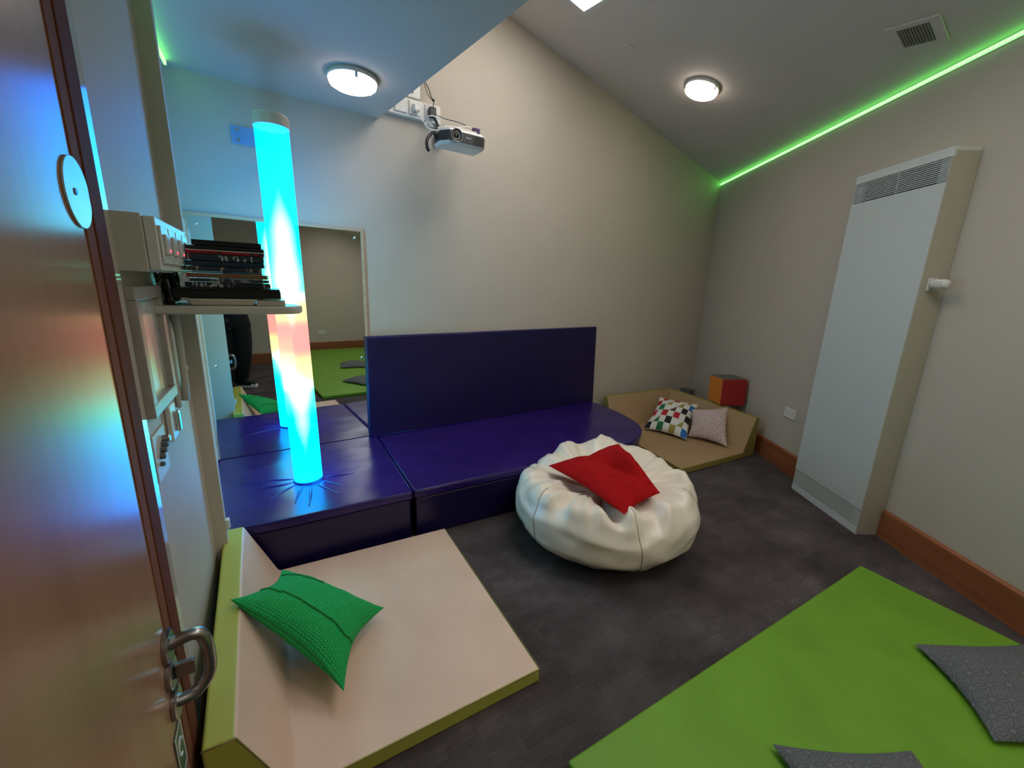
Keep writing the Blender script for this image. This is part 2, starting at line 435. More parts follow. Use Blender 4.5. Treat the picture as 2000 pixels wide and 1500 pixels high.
# right: runs along the wall just under the slope
t = thing('led_light_strip', 'long green glowing LED strip along the top of the right-hand wall', 'light strip', loc=(O2.x, O2.y, Z0), rz=RW)
MB().box(-1.08, LR-.012, .0, .004, -.035, -.008).build('channel', M['white'], t)
MB().box(-1.08, LR-.014, .004, .010, -.030, -.012).build('diffuser', LED, t)
t = thing('led_light_strip', 'short green glowing LED strip at the ceiling edge by the left pillar', 'light strip', loc=(-.44, 2.14, FC))
MB().box(0, .030, 0, .91, -.030, -.006).build('channel', M['white'], t)
MB().box(.030, .040, 0, .91, -.028, -.004).build('diffuser', LED, t)
t = thing('led_light_strip', 'green LED strip above the left wall beside the door, out of frame', 'light strip', loc=(-.33, .3, FC))
MB().box(0, .004, 0, 1.68, -.032, -.006).build('channel', M['white'], t)
MB().box(.004, .010, 0, 1.68, -.028, -.010).build('diffuser', LED, t)

# ------------------------------------------------------------------ bubble tube
def tubemat():
    m, nt, b = new_mat('lit_bubble_tube'); nt.nodes.remove(b)
    c = coord(nt); s = nt.nodes.new('ShaderNodeSeparateXYZ'); L(nt, c, s.inputs[0])
    f = mth(nt, 'DIVIDE', s.outputs[2], 1.94)
    def st(z, col, k): return ((z-.32)/1.94, tuple(x*k/6 for x in col))
    stops = [st(.32, (.0, .36, 1.4), 1), st(.55, (.0, .55, 1.4), 1), st(.72, (.0, .75, 1.3), 1), st(.86, (.02, .80, .40), 1), st(.96, (.32, .31, .08), 1),
             st(1.12, (.24, .062, .055), 1), st(1.24, (.24, .062, .055), 1), st(1.36, (.31, .25, .07), 1), st(1.46, (.03, .75, .35), 1), st(1.62, (.0, .75, 1.0), 1), st(1.85, (.0, .60, 1.4), 1), st(2.05, (.0, .42, 1.5), 1), st(2.26, (.0, .22, 1.4), 1)]
    col = ramp(nt, f, stops)
    col.node.color_ramp.interpolation = 'EASE'
    e = nt.nodes.new('ShaderNodeEmission'); L(nt, col, e.inputs[0]); e.inputs[1].default_value = 6*TUBE
    tr = nt.nodes.new('ShaderNodeBsdfTransparent'); tr.inputs[0].default_value = (.3, .3, .3, 1); ad = nt.nodes.new('ShaderNodeAddShader')
    L(nt, e.outputs[0], ad.inputs[0]); L(nt, tr.outputs[0], ad.inputs[1])
    out = nt.nodes['Material Output']; L(nt, ad.outputs[0], out.inputs['Surface'])
    # bubbling bright water inside: emissive volume, brightest round the axis
    r = mth(nt, 'SQRT', mth(nt, 'ADD', mth(nt, 'POWER', s.outputs[0], 2), mth(nt, 'POWER', s.outputs[1], 2)))
    prof = ramp(nt, f, [((.42-.32)/1.94, (0, 0, 0)), ((.70-.32)/1.94, (.6, .6, .6)), ((.88-.32)/1.94, (1, 1, 1)), ((1.02-.32)/1.94, (.25, .25, .25)), ((1.18-.32)/1.94, (.08, .08, .08)), ((1.32-.32)/1.94, (.5, .5, .5)), ((1.5-.32)/1.94, (1, 1, 1)), ((1.72-.32)/1.94, (.85, .85, .85)), ((2.02-.32)/1.94, (.0, .0, .0))])
    prof.node.color_ramp.interpolation = 'EASE'
    rr = mth(nt, 'MULTIPLY', prof, .076)
    g_ = mth(nt, 'MULTIPLY', mth(nt, 'SUBTRACT', rr, r), 26); g_ = mth(nt, 'MINIMUM', mth(nt, 'MAXIMUM', g_, 0), 1.0)
    ve = nt.nodes.new('ShaderNodeEmission'); ve.inputs[0].default_value = (1, .97, .9, 1)
    L(nt, mth(nt, 'MULTIPLY', g_, 46), ve.inputs[1])
    L(nt, ve.outputs[0], out.inputs['Volume'])
    return m
t = thing('bubble_tube', 'tall glowing cyan and pink water tube standing on the purple platform', 'sensory light', mat4=Matrix.Translation((.077, 2.585, .322)) @ Matrix.Rotation(-.015, 4, 'Y'))
MB().lathe([(.0775, 0), (.0775, 1.915)], n=64).build('glowing_tube', tubemat(), t, smooth=False)
MB().lathe([(.083, 1.912), (.083, 1.962), (.078, 1.969), (.0005, 1.969)], n=64).build('cap', simple('pale_cap', (.86, .78, .75), .2, var=.02, coat=.5), t, bevel=.003)
MB().lathe([(.083, 0), (.083, .004), (.079, .006)], n=64).build('base_ring', simple('blue_ring', (.02, .12, .5), .3), t)
acr, nt, b = new_mat('clear_acrylic_blue_lit'); b.inputs['Base Color'].default_value = (.25, .55, .95, 1); b.inputs['Alpha'].default_value = .45; b.inputs['Roughness'].default_value = .15  # clear acrylic; the tube's blue light is put into its colour
br = MB(); br.box(-.20, -.02, .555, .562, 1.955, 2.05).box(-.02, .05, .075, .562, 1.935, 1.943)
bracket = br.build('wall_bracket', acr, t, bevel=.001)
for p in ((-.165, 2.03), (-.165, 1.975), (-.05, 1.975)):
    MB().lathe([(.009, .549), (.009, .556)], c=(p[0], 0, p[1]), n=16, axis='Y').build('screw', M['chrome'], bracket)

# ------------------------------------------------------------------ purple soft platform
BH = .318; PADZ = .262
outline1 = [(-.438, 2.15), (.600, 2.15), (.600, wy(.6)-.005), (-.438, wy(-.438)-.005)]
arc = [(p.x, p.y) for p in spline([(2.15, 2.15, 0), (2.48, 2.215, 0), (2.74, 2.40, 0), (2.86, 2.66, 0), (2.905, 2.95, 0), (2.905, 3.318, 0)], 5)]
outline2 = [(.606, 2.15)]+arc+[(.606, wy(.606)-.005)]
def pad_mesh(outline, z0, z1, ox=.012):
    return outline
def inset(pts, d):
    n = len(pts); out = []
    for i in range(n):
        p0, p1, p2 = Vector(pts[i-1]), Vector(pts[i]), Vector(pts[(i+1) % n])
        a = (p1-p0).normalized(); b = (p2-p1).normalized()
        na = Vector((-a.y, a.x)); nb_ = Vector((-b.y, b.x)); m_ = (na+nb_); m_ = m_/max(m_.length, 1e-6)
        k = 1/max(.4, m_.dot(na)); out.append(tuple(p1+m_*d*k))
    return out
def padded(name, outline, label):
    t = thing(name, label, 'soft play platform', loc=(outline[0][0], outline[0][1], 0))
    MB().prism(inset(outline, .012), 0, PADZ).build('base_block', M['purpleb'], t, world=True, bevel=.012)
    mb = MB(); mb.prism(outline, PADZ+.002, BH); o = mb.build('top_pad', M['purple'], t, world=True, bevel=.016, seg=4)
    # piping round the top edge
    pp = inset(outline, .006); loop = []
    for i in range(len(pp)):
        a = Vector((*pp[i], BH-.004)); b = Vector((*pp[(i+1) % len(pp)], BH-.004)); k = max(1, int((b-a).length/.06))
        for j in range(k):
            q = a.lerp(b, j/k); nz = noise.noise(q*9)*.003; loop.append(q+Vector((nz, nz, nz*.6)))
    loop.append(loop[0])
    MB().tube(loop, .0042, 8).build('piping', M['purple'], t, world=True, smooth=True)
    return t
plat = padded('soft_platform', outline1, 'square purple padded vinyl platform in the corner under the tall glowing tube')
sofa = padded('soft_platform', outline2, 'long purple padded vinyl bench with rounded end, in front of the purple upright pad')
# gathered creases radiating round the foot of the tube (slightly raised folds of the pad cover)
fo = MB()
for k, (a, l, wv) in enumerate(((-1.95, .22, .10), (-1.55, .27, -.08), (-1.2, .24, .12), (-.75, .2, -.1), (-2.5, .2, .1), (-.25, .18, .1), (-2.95, .2, -.1), (2.8, .28, .05))):
    pts = []
    for i in range(13):
        s_ = i/12; rr = .085+l*s_; an = a+wv*s_
        pts.append((.077+rr*math.cos(an), 2.585+rr*math.sin(an), BH-.0035+.0015*math.sin(s_*3.1)))
    fo.tube(pts, [.0045+.006*math.sin(math.pi*(i/12)**.8)*(1-i/14) for i in range(13)], 10)
fo.build('cover_creases', M['purple'], plat, world=True, smooth=True)

# upright pad on the back wall
t = thing('upright_pad', 'large dark purple upright wall pad standing on the bench', 'wall pad', loc=(.545, wy(.545), BH+.001), rz=BWR)
mb = MB(); mb.hexa([(0, -.062, 0), (2.37, -.062, 0), (2.37, -.012, 0), (0, -.012, 0)], [(.0, -.062, .79), (2.335, -.062, .815), (2.335, -.012, .815), (0, -.012, .79)])
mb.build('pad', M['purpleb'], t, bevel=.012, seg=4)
lp = [(.006, -.058, .006), (.006, -.058, .784), (2.33, -.058, .809), (2.362, -.058, .006), (.006, -.058, .006)]
MB().tube(lp, .004, 8).build('piping', M['purple'], t, smooth=True)

# ------------------------------------------------------------------ wall mirror on the back wall
t = thing('wall_mirror', 'large pine-framed acrylic mirror on the back wall behind the glowing tube', 'mirror', loc=(-.436, wy(-.436), 0), rz=BWR)
W_ = 1.006; H0, H1 = BH+.004, 1.865
MB().box(.018, W_-.018, -.020, -.006, H0+.0, H1-.018).build('mirror_panel', M['mirror'], t)
f = MB(); f.box(0, W_, -.026, -.002, H1-.02, H1); f.box(0, .018, -.026, -.002, H0, H1-.02); f.box(W_-.018, W_, -.026, -.002, H0, H1-.02)
f.build('frame', M['pine'], t, bevel=.002)
for p in ((W_-.06, H1-.065), (W_-.05, .95), (.06, H1-.065), (.06, .95)):
    MB().lathe([(.011, 0), (.010, -.004), (.006, -.008), (.0005, -.009)], c=(p[0], -.020, p[1]), n=20, axis='Y').build('dome_screw', M['chrome'], t, smooth=True)
# white boards on the alcove wall
for k, (y0, y1, lab) in enumerate(((2.14, 2.62, 'white screwed board on the alcove wall, hidden behind the pillar and seen in the mirror'), (2.63, 3.11, 'white screwed board on the alcove wall right beside the mirror'))):
    t = thing('wall_board', lab, 'wall board', loc=(-.44, y0, 0))
    MB().box(.002, .014, 0, y1-y0, H0, 1.82).build('panel', M['white'], t, bevel=.002)
    for z in (.92, 1.74):
        for y in (.05, y1-y0-.05):
            MB().lathe([(.008, 0), (.007, .004), (.0005, .006)], c=(.014, y, z), n=20, axis='X').build('dome_screw', M['chrome'], t, smooth=True)

# ------------------------------------------------------------------ wedge mats
def wedge(name, label, fl, fr, br_, bl, ridges, H, seatz, rw_, slope, seatm, edgem):
    """corner/back wedge mat; footprint fl,fr,br,bl; ridges: 'L' left side, or 'BR' back and right"""
    t = thing(name, label, 'play mat', loc=(fl[0], fl[1], 0))
    fl, fr, br_, bl = [Vector((*p, 0)) for p in (fl, fr, br_, bl)]
    def P(u, v, z):
        q = fl*(1-u)*(1-v)+fr*u*(1-v)+br_*u*v+bl*(1-u)*v; return Vector((q.x, q.y, z))
    mb = MB()
    if ridges == 'L':
        a = rw_; b = rw_+slope
        prof = [(0, H), (a, H), (b, seatz), (1, seatz)]
        for v0, v1 in ((0, 1),):
            vs = [P(u, 0, z) for u, z in prof]+[P(u, 1, z) for u, z in prof]+[P(0, 0, 0), P(1, 0, 0), P(0, 1, 0), P(1, 1, 0)]
            mb.add(vs, [(0, 1, 5, 4)], 1); mb.add([], []); n0 = 0
            mb.f += [[1, 2, 6, 5], [2, 3, 7, 6]]
            for fc in ([8, 9, 3, 2, 1, 0], [10, 4, 5, 6, 7, 11], [8, 0, 4, 10], [9, 11, 7, 3], [8, 10, 11, 9]):
                mb.fm[len(mb.f)] = 1; mb.f.append(fc)
    else:
        a = rw_; b = rw_+slope; a2 = rw_; b2 = rw_+slope
        # grid u: 0,1-b,1-a,1  v: 0,1-b2,1-a2,1
        us = [0, 1-b, 1-a, 1]; vs_ = [0, 1-b2, 1-a2, 1]
        idx = {}
        vs = []
        for i, u in enumerate(us):
            for j, v in enumerate(vs_):
                z = H if (i >= 2 or j >= 2) else seatz
                idx[i, j] = len(vs); vs.append(P(u, v, z))
        for i in (0, 3):
            for j in (0, 3): idx['b', i, j] = len(vs); vs.append(P(us[i], vs_[j], 0))
        mb.add(vs, [])
        for i in range(3):
            for j in range(3):
                k = 1 if (i == 2 or j == 2) else 0
                if k: mb.fm[len(mb.f)] = 1
                q = [idx[i, j], idx[i+1, j], idx[i+1, j+1], idx[i, j+1]]
                if i == 1 and j == 1:
                    mb.f += [[q[0], q[1], q[2]], [q[0], q[2], q[3]]]
                else: mb.f.append(q)
        I = idx
        for fc in ([I['b', 0, 0], I['b', 3, 0], I[3, 0], I[2, 0], I[1, 0], I[0, 0]], [I['b', 3, 0], I['b', 3, 3], I[3, 3], I[3, 2], I[3, 1], I[3, 0]],
                   [I['b', 3, 3], I['b', 0, 3], I[0, 3], I[1, 3], I[2, 3], I[3, 3]], [I['b', 0, 3], I['b', 0, 0], I[0, 0], I[0, 1], I[0, 2], I[0, 3]], [I['b', 0, 0], I['b', 0, 3], I['b', 3, 3], I['b', 3, 0]]):
            mb.fm[len(mb.f)] = 1; mb.f.append(fc)
    mb.build('body', [seatm, edgem], t, world=True, bevel=.010, seg=3)
    return t, P
near, PN = wedge('wedge_mat', 'beige and lime floor mat with a raised wedge backrest, nearest on the left', (-.262, 1.035), (.770, 1.035), (.772, 2.095), (-.308, 2.125), 'L', .345, .062, .072, .115, M['tan'], M['yellow'])
for nm, pts in (('seam', [PN(.0, 0, .345), PN(.072, 0, .345), PN(.187, 0, .062), PN(1, 0, .062), PN(1, 1, .062)]),):
    MB().tube([p+Vector((0, .0, -.0015)) for p in pts], .0022, 6).build(nm, simple('seam_thread', (.24, .19, .07), .7), near, world=True, smooth=True)
far, PF = wedge('wedge_mat', 'ochre corner mat with two raised wedge sides in the far right corner', (2.86, 2.03), (3.885, 2.01), (4.07, 3.20), (3.03, 3.225), 'BR', .388, .060, .055, .12, M['tan2'], M['olive'])

# green mat
t = thing('floor_mat', 'large lime green rectangular mat on the carpet, bottom right', 'play mat', loc=(.68, .74, 0))
MB().box(0, 2.06, -4.0, 0, .001, .045).build('body', M['lime'], t, bevel=.010)

# ------------------------------------------------------------------ cushions
def pillow(name, label, TL, TR, BR_, BL_, thick, mat, n=40, pinch=.07, low=.6, flip=1, wr=.006, seed=0, warp=None, cat='cushion', group=None, piping=None, seams=None):
    TL, TR, BR_, BL_ = [Vector(p) for p in (TL, TR, BR_, BL_)]
    cen = (TL+TR+BR_+BL_)/4
    N = ((TR-BL_).cross(TL-BR_)).normalized()*flip
    if N.z < 0: N = -N
    t = thing(name, label, cat, loc=(cen.x, cen.y, min(p.z for p in (TL, TR, BR_, BL_))), group=group)
    mb = MB(); uv = []; idx = {}
    def base(u, v):
        # edges bow inwards between the corners
        du = math.sin(math.pi*v)*pinch*(1-2*u); dv = math.sin(math.pi*u)*pinch*(1-2*v)
        uu = u+du*(abs(2*u-1)**2); vv = v+dv*(abs(2*v-1)**2)
        return TL*(1-uu)*(1-vv)+TR*uu*(1-vv)+BR_*uu*vv+BL_*(1-uu)*vv
    for side in (1, -1):
        for i in range(n+1):
            for j in range(n+1):
                edge = i in (0, n) or j in (0, n)
                if side == -1 and edge: idx[-1, i, j] = idx[1, i, j]; continue
                u = .5-.5*math.cos(math.pi*i/n); v = .5-.5*math.cos(math.pi*j/n)
                p = base(u, v)
                h = (max(0, 1-abs(2*u-1)**2.2)*max(0, 1-abs(2*v-1)**2.2))**.55*thick
                k = (p*6)+Vector((seed, seed*2, 0))
                h *= (1+.12*noise.noise(k))
                if not edge: h += wr*noise.noise(k*3.1)*min(1, 8*min(u, 1-u, v, 1-v))
                q = p+N*(h if side > 0 else -h*low)
                if warp: q = warp(q, u, v, side)
                idx[side, i, j] = len(mb.v); mb.v.append(q); uv.append((u, v))
    for side in (1, -1):
        for i in range(n):
            for j in range(n):
                mb.f.append([idx[side, i, j], idx[side, i+1, j], idx[side, i+1, j+1], idx[side, i, j+1]])
    o = mb.build('cover', mat, t, world=True, smooth=True, uvs=uv)
    if piping:
        loop = [mb.v[idx[1, i, 0]] for i in range(n+1)]+[mb.v[idx[1, n, j]] for j in range(1, n+1)]+[mb.v[idx[1, i, n]] for i in range(n-1, -1, -1)]+[mb.v[idx[1, 0, j]] for j in range(n-1, -1, -1)]
        MB().tube(loop, .0028, 6).build('edge_seam', piping, t, world=True, smooth=True)
    if seams:
        for (u0, v0, u1, v1) in seams:
            pts = []
            for k in range(25):
                s_ = k/24; i = round((math.acos(1-2*(u0+(u1-u0)*s_))/math.pi)*n); j = round((math.acos(1-2*(v0+(v1-v0)*s_))/math.pi)*n)
                q = mb.v[idx[1, i, j]]+N*.0015
                if not pts or (q-pts[-1]).length > .002: pts.append(q)
            MB().tube(pts, .0045, 6).build('join_seam', mat, t, world=True, smooth=True)
    return t
def wg(q, u, v, side):
    if side < 0:      # the underside settles on the wedge
        x = (q.x+.30)/1.07
        zz = .345 if x < .072 else (.062 if x > .187 else .345-(x-.072)/.115*.283)
        if q.z < zz+.004: q.z = zz+.004
    return q
pillow('cushion', 'bright green waffle-knit cushion slumped on the nearest wedge mat', (-.236, 1.545, .385), (-.083, 1.86, .235), (.298, 1.575, .105), (.086, 1.225, .135), .075, M['waffle'], n=52, pinch=.10, low=.9, seed=1, warp=wg, seams=[(.30, .02, .34, .95), (.72, .03, .76, .45)])
def fp(q, u, v, side):
    if q.z < .068: q.z = .068
    return q
pillow('cushion', 'small cushion with multicoloured checks and triangles on the far corner mat', (3.70, 3.03, .345), (3.93, 2.69, .325), (3.44, 2.44, .085), (3.30, 2.87, .085), .085, M['check'], seed=2, pinch=.06, low=.9, warp=fp, piping=simple('cream_seam', (.55, .5, .4), .8))
pillow('cushion', 'small pale pink ring-print cushion leaning beside the checked one', (3.66, 2.575, .335), (3.90, 2.34, .395), (3.655, 2.145, .085), (3.555, 2.50, .085), .07, M['rings'], seed=3, pinch=.05, low=.75, warp=fp, piping=simple('pink_seam', (.45, .30, .27), .8))
def fm_(q, u, v, side):
    if q.z < .048: q.z = .048
    return q
pillow('cushion', 'charcoal star-patterned cushion at the right edge of the green mat', (2.27, .375, .065), (2.735, .135, .065), (2.45, -.27, .065), (1.985, .09, .065), .06, M['star'], seed=4, pinch=.05, low=.5, warp=fm_)
pillow('cushion', 'charcoal star-patterned cushion on the green mat, cut off by the bottom edge', (1.295, .445, .07), (1.69, .215, .065), (1.47, -.15, .065), (1.075, .06, .065), .06, M['star'], seed=5, pinch=.05, low=.5, warp=fm_)
pillow('cushion', 'charcoal cushion on the green mat seen only in the mirror', (1.30, -.95, .065), (1.72, -.85, .065), (1.85, -1.25, .065), (1.40, -1.36, .065), .075, M['star'], seed=6, pinch=.05, low=.5, warp=fm_)

# ------------------------------------------------------------------ beanbag
def bean():
    t = thing('beanbag', 'big crumpled cream beanbag chair on the carpet in the middle of the room', 'beanbag', loc=(1.70, 1.725, 0))
    n1, n2 = 180, 84
    mb = MB(); seam = {k: [] for k in range(6)}
    def surf(a, s_):
        # s_ 0 = bottom centre, 1 = top centre
        ph = math.pi*s_
        R = .565*(1+.035*math.cos(2*(a-.6))+.03*noise.noise(Vector((math.cos(a)*1.5, math.sin(a)*1.5, 3))))
        r = R*math.sin(ph)**.62
        z = .215-.235*math.cos(ph) if s_ < .5 else .215+.215*abs(math.cos(ph))**.85
        # sunken, gathered seat at the top
        top = max(0, (s_-.5)*2)
        sink = .17*max(0, top-.42)**1.15
        z -= sink*1.5
        # folds running from the seat over the rim, irregular and sharp-crested
        ca, sa = math.cos(a), math.sin(a)
        wv = Vector((ca*1.3, sa*1.3, s_*2.0))
        q1 = Vector((ca*2.1+.5*noise.noise(wv), sa*2.1+.5*noise.noise(wv*1.7), s_*1.1+4))
        q2 = Vector((ca*4.4+.8*noise.noise(wv*1.3), sa*4.4, s_*2.6+9+.6*noise.noise(wv*2)))
        f1 = 1-abs(noise.noise(q1))*3.2; f2 = 1-abs(noise.noise(q2))*2.8
        k = math.exp(-((top-.52)/.34)**2)
        k *= min(1, r/.30)
        z += k*(.058*min(.72, max(-.5, f1))+.040*min(.75, max(-.5, f2))-.010)
        z += .055*max(0, math.cos(a-.85))*math.exp(-((top-.45)/.28)**2)
        r *= 1+.03*k*f1
        # belly wrinkles
        q = Vector((ca*1.6, sa*1.6, z*7))
        w2 = 1-abs(noise.noise(q))*2.6
        r += .013*w2*math.exp(-((s_-.40)/.25)**2)+.008*noise.noise(q*2.7)
        z += .008*noise.noise(q*2.0)*top
        z = max(z, .002)
        # the back of the bag is pressed flat against the bench front
        yy = min(1.725+r*.98*math.sin(a), 2.138+max(0, z-.325)*3)
        return Vector((1.70+r*math.cos(a), yy, z))
    for j in range(1, n2):
        for i in range(n1): mb.v.append(surf(2*math.pi*i/n1, j/n2))
    b0 = len(mb.v); mb.v.append(Vector((1.7, 1.725, .002))); mb.v.append(surf(0, 1)-Vector((0, 0, 0)))
    mb.v[-1].x, mb.v[-1].y = 1.7, 1.725
    for j in range(n2-2):
        for i in range(n1): mb.f.append([j*n1+i, j*n1+(i+1) % n1, (j+1)*n1+(i+1) % n1, (j+1)*n1+i])
    for i in range(n1):
        mb.f.append([b0, (i+1) % n1, i]); mb.f.append([b0+1, (n2-2)*n1+i, (n2-2)*n1+(i+1) % n1])
    mb.build('cover', M['bean'], t, world=True, smooth=True)
    sm = simple('bag_seam_thread', (.45, .37, .27), .7)  # brown thread along the panel seams
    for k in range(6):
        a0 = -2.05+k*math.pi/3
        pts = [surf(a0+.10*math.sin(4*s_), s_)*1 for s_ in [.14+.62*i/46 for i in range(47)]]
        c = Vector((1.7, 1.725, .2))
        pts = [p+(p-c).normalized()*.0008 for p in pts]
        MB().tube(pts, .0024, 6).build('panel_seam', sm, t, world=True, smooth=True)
    return surf
bsurf = bean()
def bag_height(x, y):
    dx, dy = x-1.70, (y-1.725)/.98; a = math.atan2(dy, dx); r = math.hypot(dx, dy)
    best = None
    for k in range(24, 48):
        p = bsurf(a, k/48); q = math.hypot(p.x-1.7, (p.y-1.725)/.98)
        d = abs(q-r)
        if best is None or d < best[0]: best = (d, p.z)
    return best[1]
def rw_(q, u, v, side):
    f_ = math.exp(-((u-.66-(v-.5)*.3)/.10)**2)*math.exp(-((v-.40)/.30)**2)
    q = q-Vector((0, 0, .075*f_))
    q.z += .030*math.exp(-((u-.86)/.12)**2)*math.exp(-((v-.45)/.35)**2)+.018*math.sin(7*u+3*v)*v*(1-v)*2
    if side < 0:
        pass
    return q
pillow('cushion', 'crumpled plain red cushion lying in the hollow of the cream beanbag', (1.37, 1.89, .44), (1.97, 1.91, .475), (1.76, 1.36, .42), (1.43, 1.30, .41), .068, M['fab_red'], n=60, seed=8, pinch=.03, low=.7, wr=.010, warp=rw_)

# ------------------------------------------------------------------ soft cube
zb = .392
t = thing('soft_cube', 'orange and red soft foam cube perched on the far wedge by the right wall', 'soft play block', loc=(3.875, 2.42, zb))
e1 = Vector((.883, -.469, 0)); e2 = Vector((.469, .883, 0)); s_ = .262
c = [Vector((3.875, 2.42, zb)), Vector((3.875, 2.42, zb))+e1*s_, Vector((3.875, 2.42, zb))+(e1+e2)*s_, Vector((3.875, 2.42, zb))+e2*s_]
lean = Vector((.035, .0, 0))
mb = MB(); lo = c; hi = [p+Vector((.02, .02, .275)) for p in c]
mb.add(lo+hi, [(0, 3, 2, 1), (4, 5, 6, 7)], 2); mb.fm[len(mb.f)] = 1; mb.f += [[0, 1, 5, 4]]; mb.fm[len(mb.f)] = 1; mb.f += [[1, 2, 6, 5]]; mb.f += [[2, 3, 7, 6]]; mb.f += [[3, 0, 4, 7]]
mb.build('body', [M['orange'], M['red'], M['darkgrey']], t, world=True, bevel=.012, seg=3)
# small grey box in the corner behind the mat
t = thing('corner_box', 'small grey box in the far corner behind the ochre wedge mat', 'box', loc=(4.47, 3.25, 0))
MB().box(-.055, .055, -.07, .07, 0, .31).build('body', M['darkgrey'], t, bevel=.006)
MB().box(-.058, .058, -.073, .073, .31, .325).build('lid', M['darkgrey'], t, bevel=.004)

# ------------------------------------------------------------------ radiator cover on the right wall
t = thing('radiator', 'tall white vertical convector radiator with grilles on the right wall', 'radiator', loc=(O2.x, O2.y, 0), rz=RW)
U0, U1, D, H = -.028, .605, .15, 2.31
mb = MB()
mb.box(U0, U0+.012, .002, D-.004, .0, H-.02); mb.box(U1-.012, U1, .002, D-.004, .0, H-.02); mb.box(U0+.012, U1-.012, .002, .010, .0, H-.02)
mb.build('side_casing', simple('cream_casing', (.47, .43, .34), .5, var=.02), t)
MB().box(U0-.001, U1+.001, .002, D+.001, H-.02, H).box(U0-.001, U1+.001, D-.014, D+.001, H-.05, H-.02).build('top_cap', M['whitemetal'], t, bevel=.001)
def panelmat():
    m, nt, b = new_mat('ribbed_white_panel'); c = coord(nt); s = nt.nodes.new('ShaderNodeSeparateXYZ'); L(nt, c, s.inputs[0])
    f = mth(nt, 'GREATER_THAN', mth(nt, 'ABSOLUTE', mth(nt, 'SINE', mth(nt, 'MULTIPLY', s.outputs[0], math.pi/.062))), .03)
    L(nt, mixc(nt, f, (.54, .57, .56), (.60, .64, .62)), b.inputs['Base Color']); b.inputs['Roughness'].default_value = .42
    return m
MB().box(U0+.001, U1-.001, D-.012, D+.002, .175, 2.135).build('front_panel', panelmat(), t)
MB().box(U0, U1, D-.014, D, .0, .052).build('kick_plate', M['whitemetal'], t)
MB().box(U0+.0125, U1-.0125, .012, .115, .05, H-.052).build('inner_core', M['slot'], t)
for z0, z1 in ((.055, .172), (2.14, 2.258)):
    k = 11; g_ = MB()
    for i in range(k):
        zz = z0+(i+.5)*(z1-z0)/k; g_.box(U0+.001, U1-.001, D-.010, D, zz-.0021, zz+.0021)
    g_.box((U0+U1)/2-.004, (U0+U1)/2+.004, D-.014, D-.010, z0, z1); pass
    g_.box(U0+.012, U0+.065, D-.03, D-.012, z0, z1); g_.box(U1-.065, U1-.012, D-.03, D-.012, z0, z1)
    g_.build('grille', M['whitemetal'], t)
# thermostat knob on its side
t2 = MB().box(U0-.010, U0, .062, .112, 1.565, 1.635).build('valve_plate', M['white'], t, bevel=.003)
MB().lathe([(.012, U0-.010), (.024, U0-.016), (.027, U0-.03), (.027, U0-.075), (.022, U0-.092), (.010, U0-.098), (.0005, U0-.099)], c=(0, .087, 1.60), n=28, axis='X').build('valve_knob', M['white'], t2, smooth=True)
for k in range(3):
    MB().box(U0-.085, U0-.035, .112+.0015-.001*k, .1152-.001*k, 1.585+.012*k-.0, 1.589+.012*k).build('knob_ridge', M['cream'], t2)

# sockets ---------------------------------------------------------------
def socket(name, label, mat4, w=.146, h=.086, kind='double', cat='socket'):
    t = thing(name, label, cat, mat4=mat4)
    MB().box(-w/2, w/2, .001, .010, -h/2, h/2).build('faceplate', M['white'], t, bevel=.003)
    if kind == 'double':
        for sx in (-1, 1):
            MB().box(sx*w*.25-.002, sx*w*.25+.002, .010, .0108, .006, .014).box(sx*w*.25-.013, sx*w*.25-.007, .010, .0108, -.014, -.010).box(sx*w*.25+.007, sx*w*.25+.013, .010, .0108, -.014, -.010).build('pin_holes', M['slot'], t)
            MB().box(sx*w*.10-.006, sx*w*.10+.006, .010, .013, .012, .030).build('switch', M['white'], t, bevel=.001)
    if kind == 'blank':
        for sx in (-1, 1):
            MB().lathe([(.004, .010), (.004, .0112)], c=(sx*.030, 0, 0), n=12, axis='Y').build('screw', M['steel'], t)
    return t
def frame4(p, ang): return Matrix.Translation(p) @ Matrix.Rotation(ang, 4, 'Z')
p = O2+wd*.99; socket('wall_socket', 'white double socket low on the right wall left of the radiator', frame4(Vector((p.x, p.y, .515)), RW))
socket('wall_socket', 'white double socket on the wall behind the camera, seen in the mirror', frame4(Vector((1.55, -3.45, .40)), 0), w=.15)

# vent, round blanking cap ------------------------------------------------------
t = thing('ceiling_vent', 'square air vent with dark slats on the sloped ceiling, upper right', 'vent', mat4=slopeM(3.125, 1.18, 0))
MB().box(-.105, .105, -.115, .115, -.012, -.001).build('plate', M['ceil'], t, bevel=.004)
MB().box(-.072, .072, -.068, .068, -.0135, -.0115).build('opening', M['slot'], t)
for k in range(11):
    y = -.062+k*.0124; MB().box(-.072, .072, y-.0042, y+.0042, -.0165, -.0125).build('slat', simple('slat_grey%d' % k, (.24, .235, .20), .6) if k == 0 else bpy.data.materials['slat_grey0'], t)
t = thing('blanking_cap', 'small round blanking cap on the sloped ceiling left of the lamp', 'ceiling cap', mat4=slopeM(2.45, 2.69, 0))
MB().lathe([(.046, -.001), (.046, -.010), (.042, -.013), (.0005, -.013)], n=36).build('disc', M['ceil'], t, smooth=False)

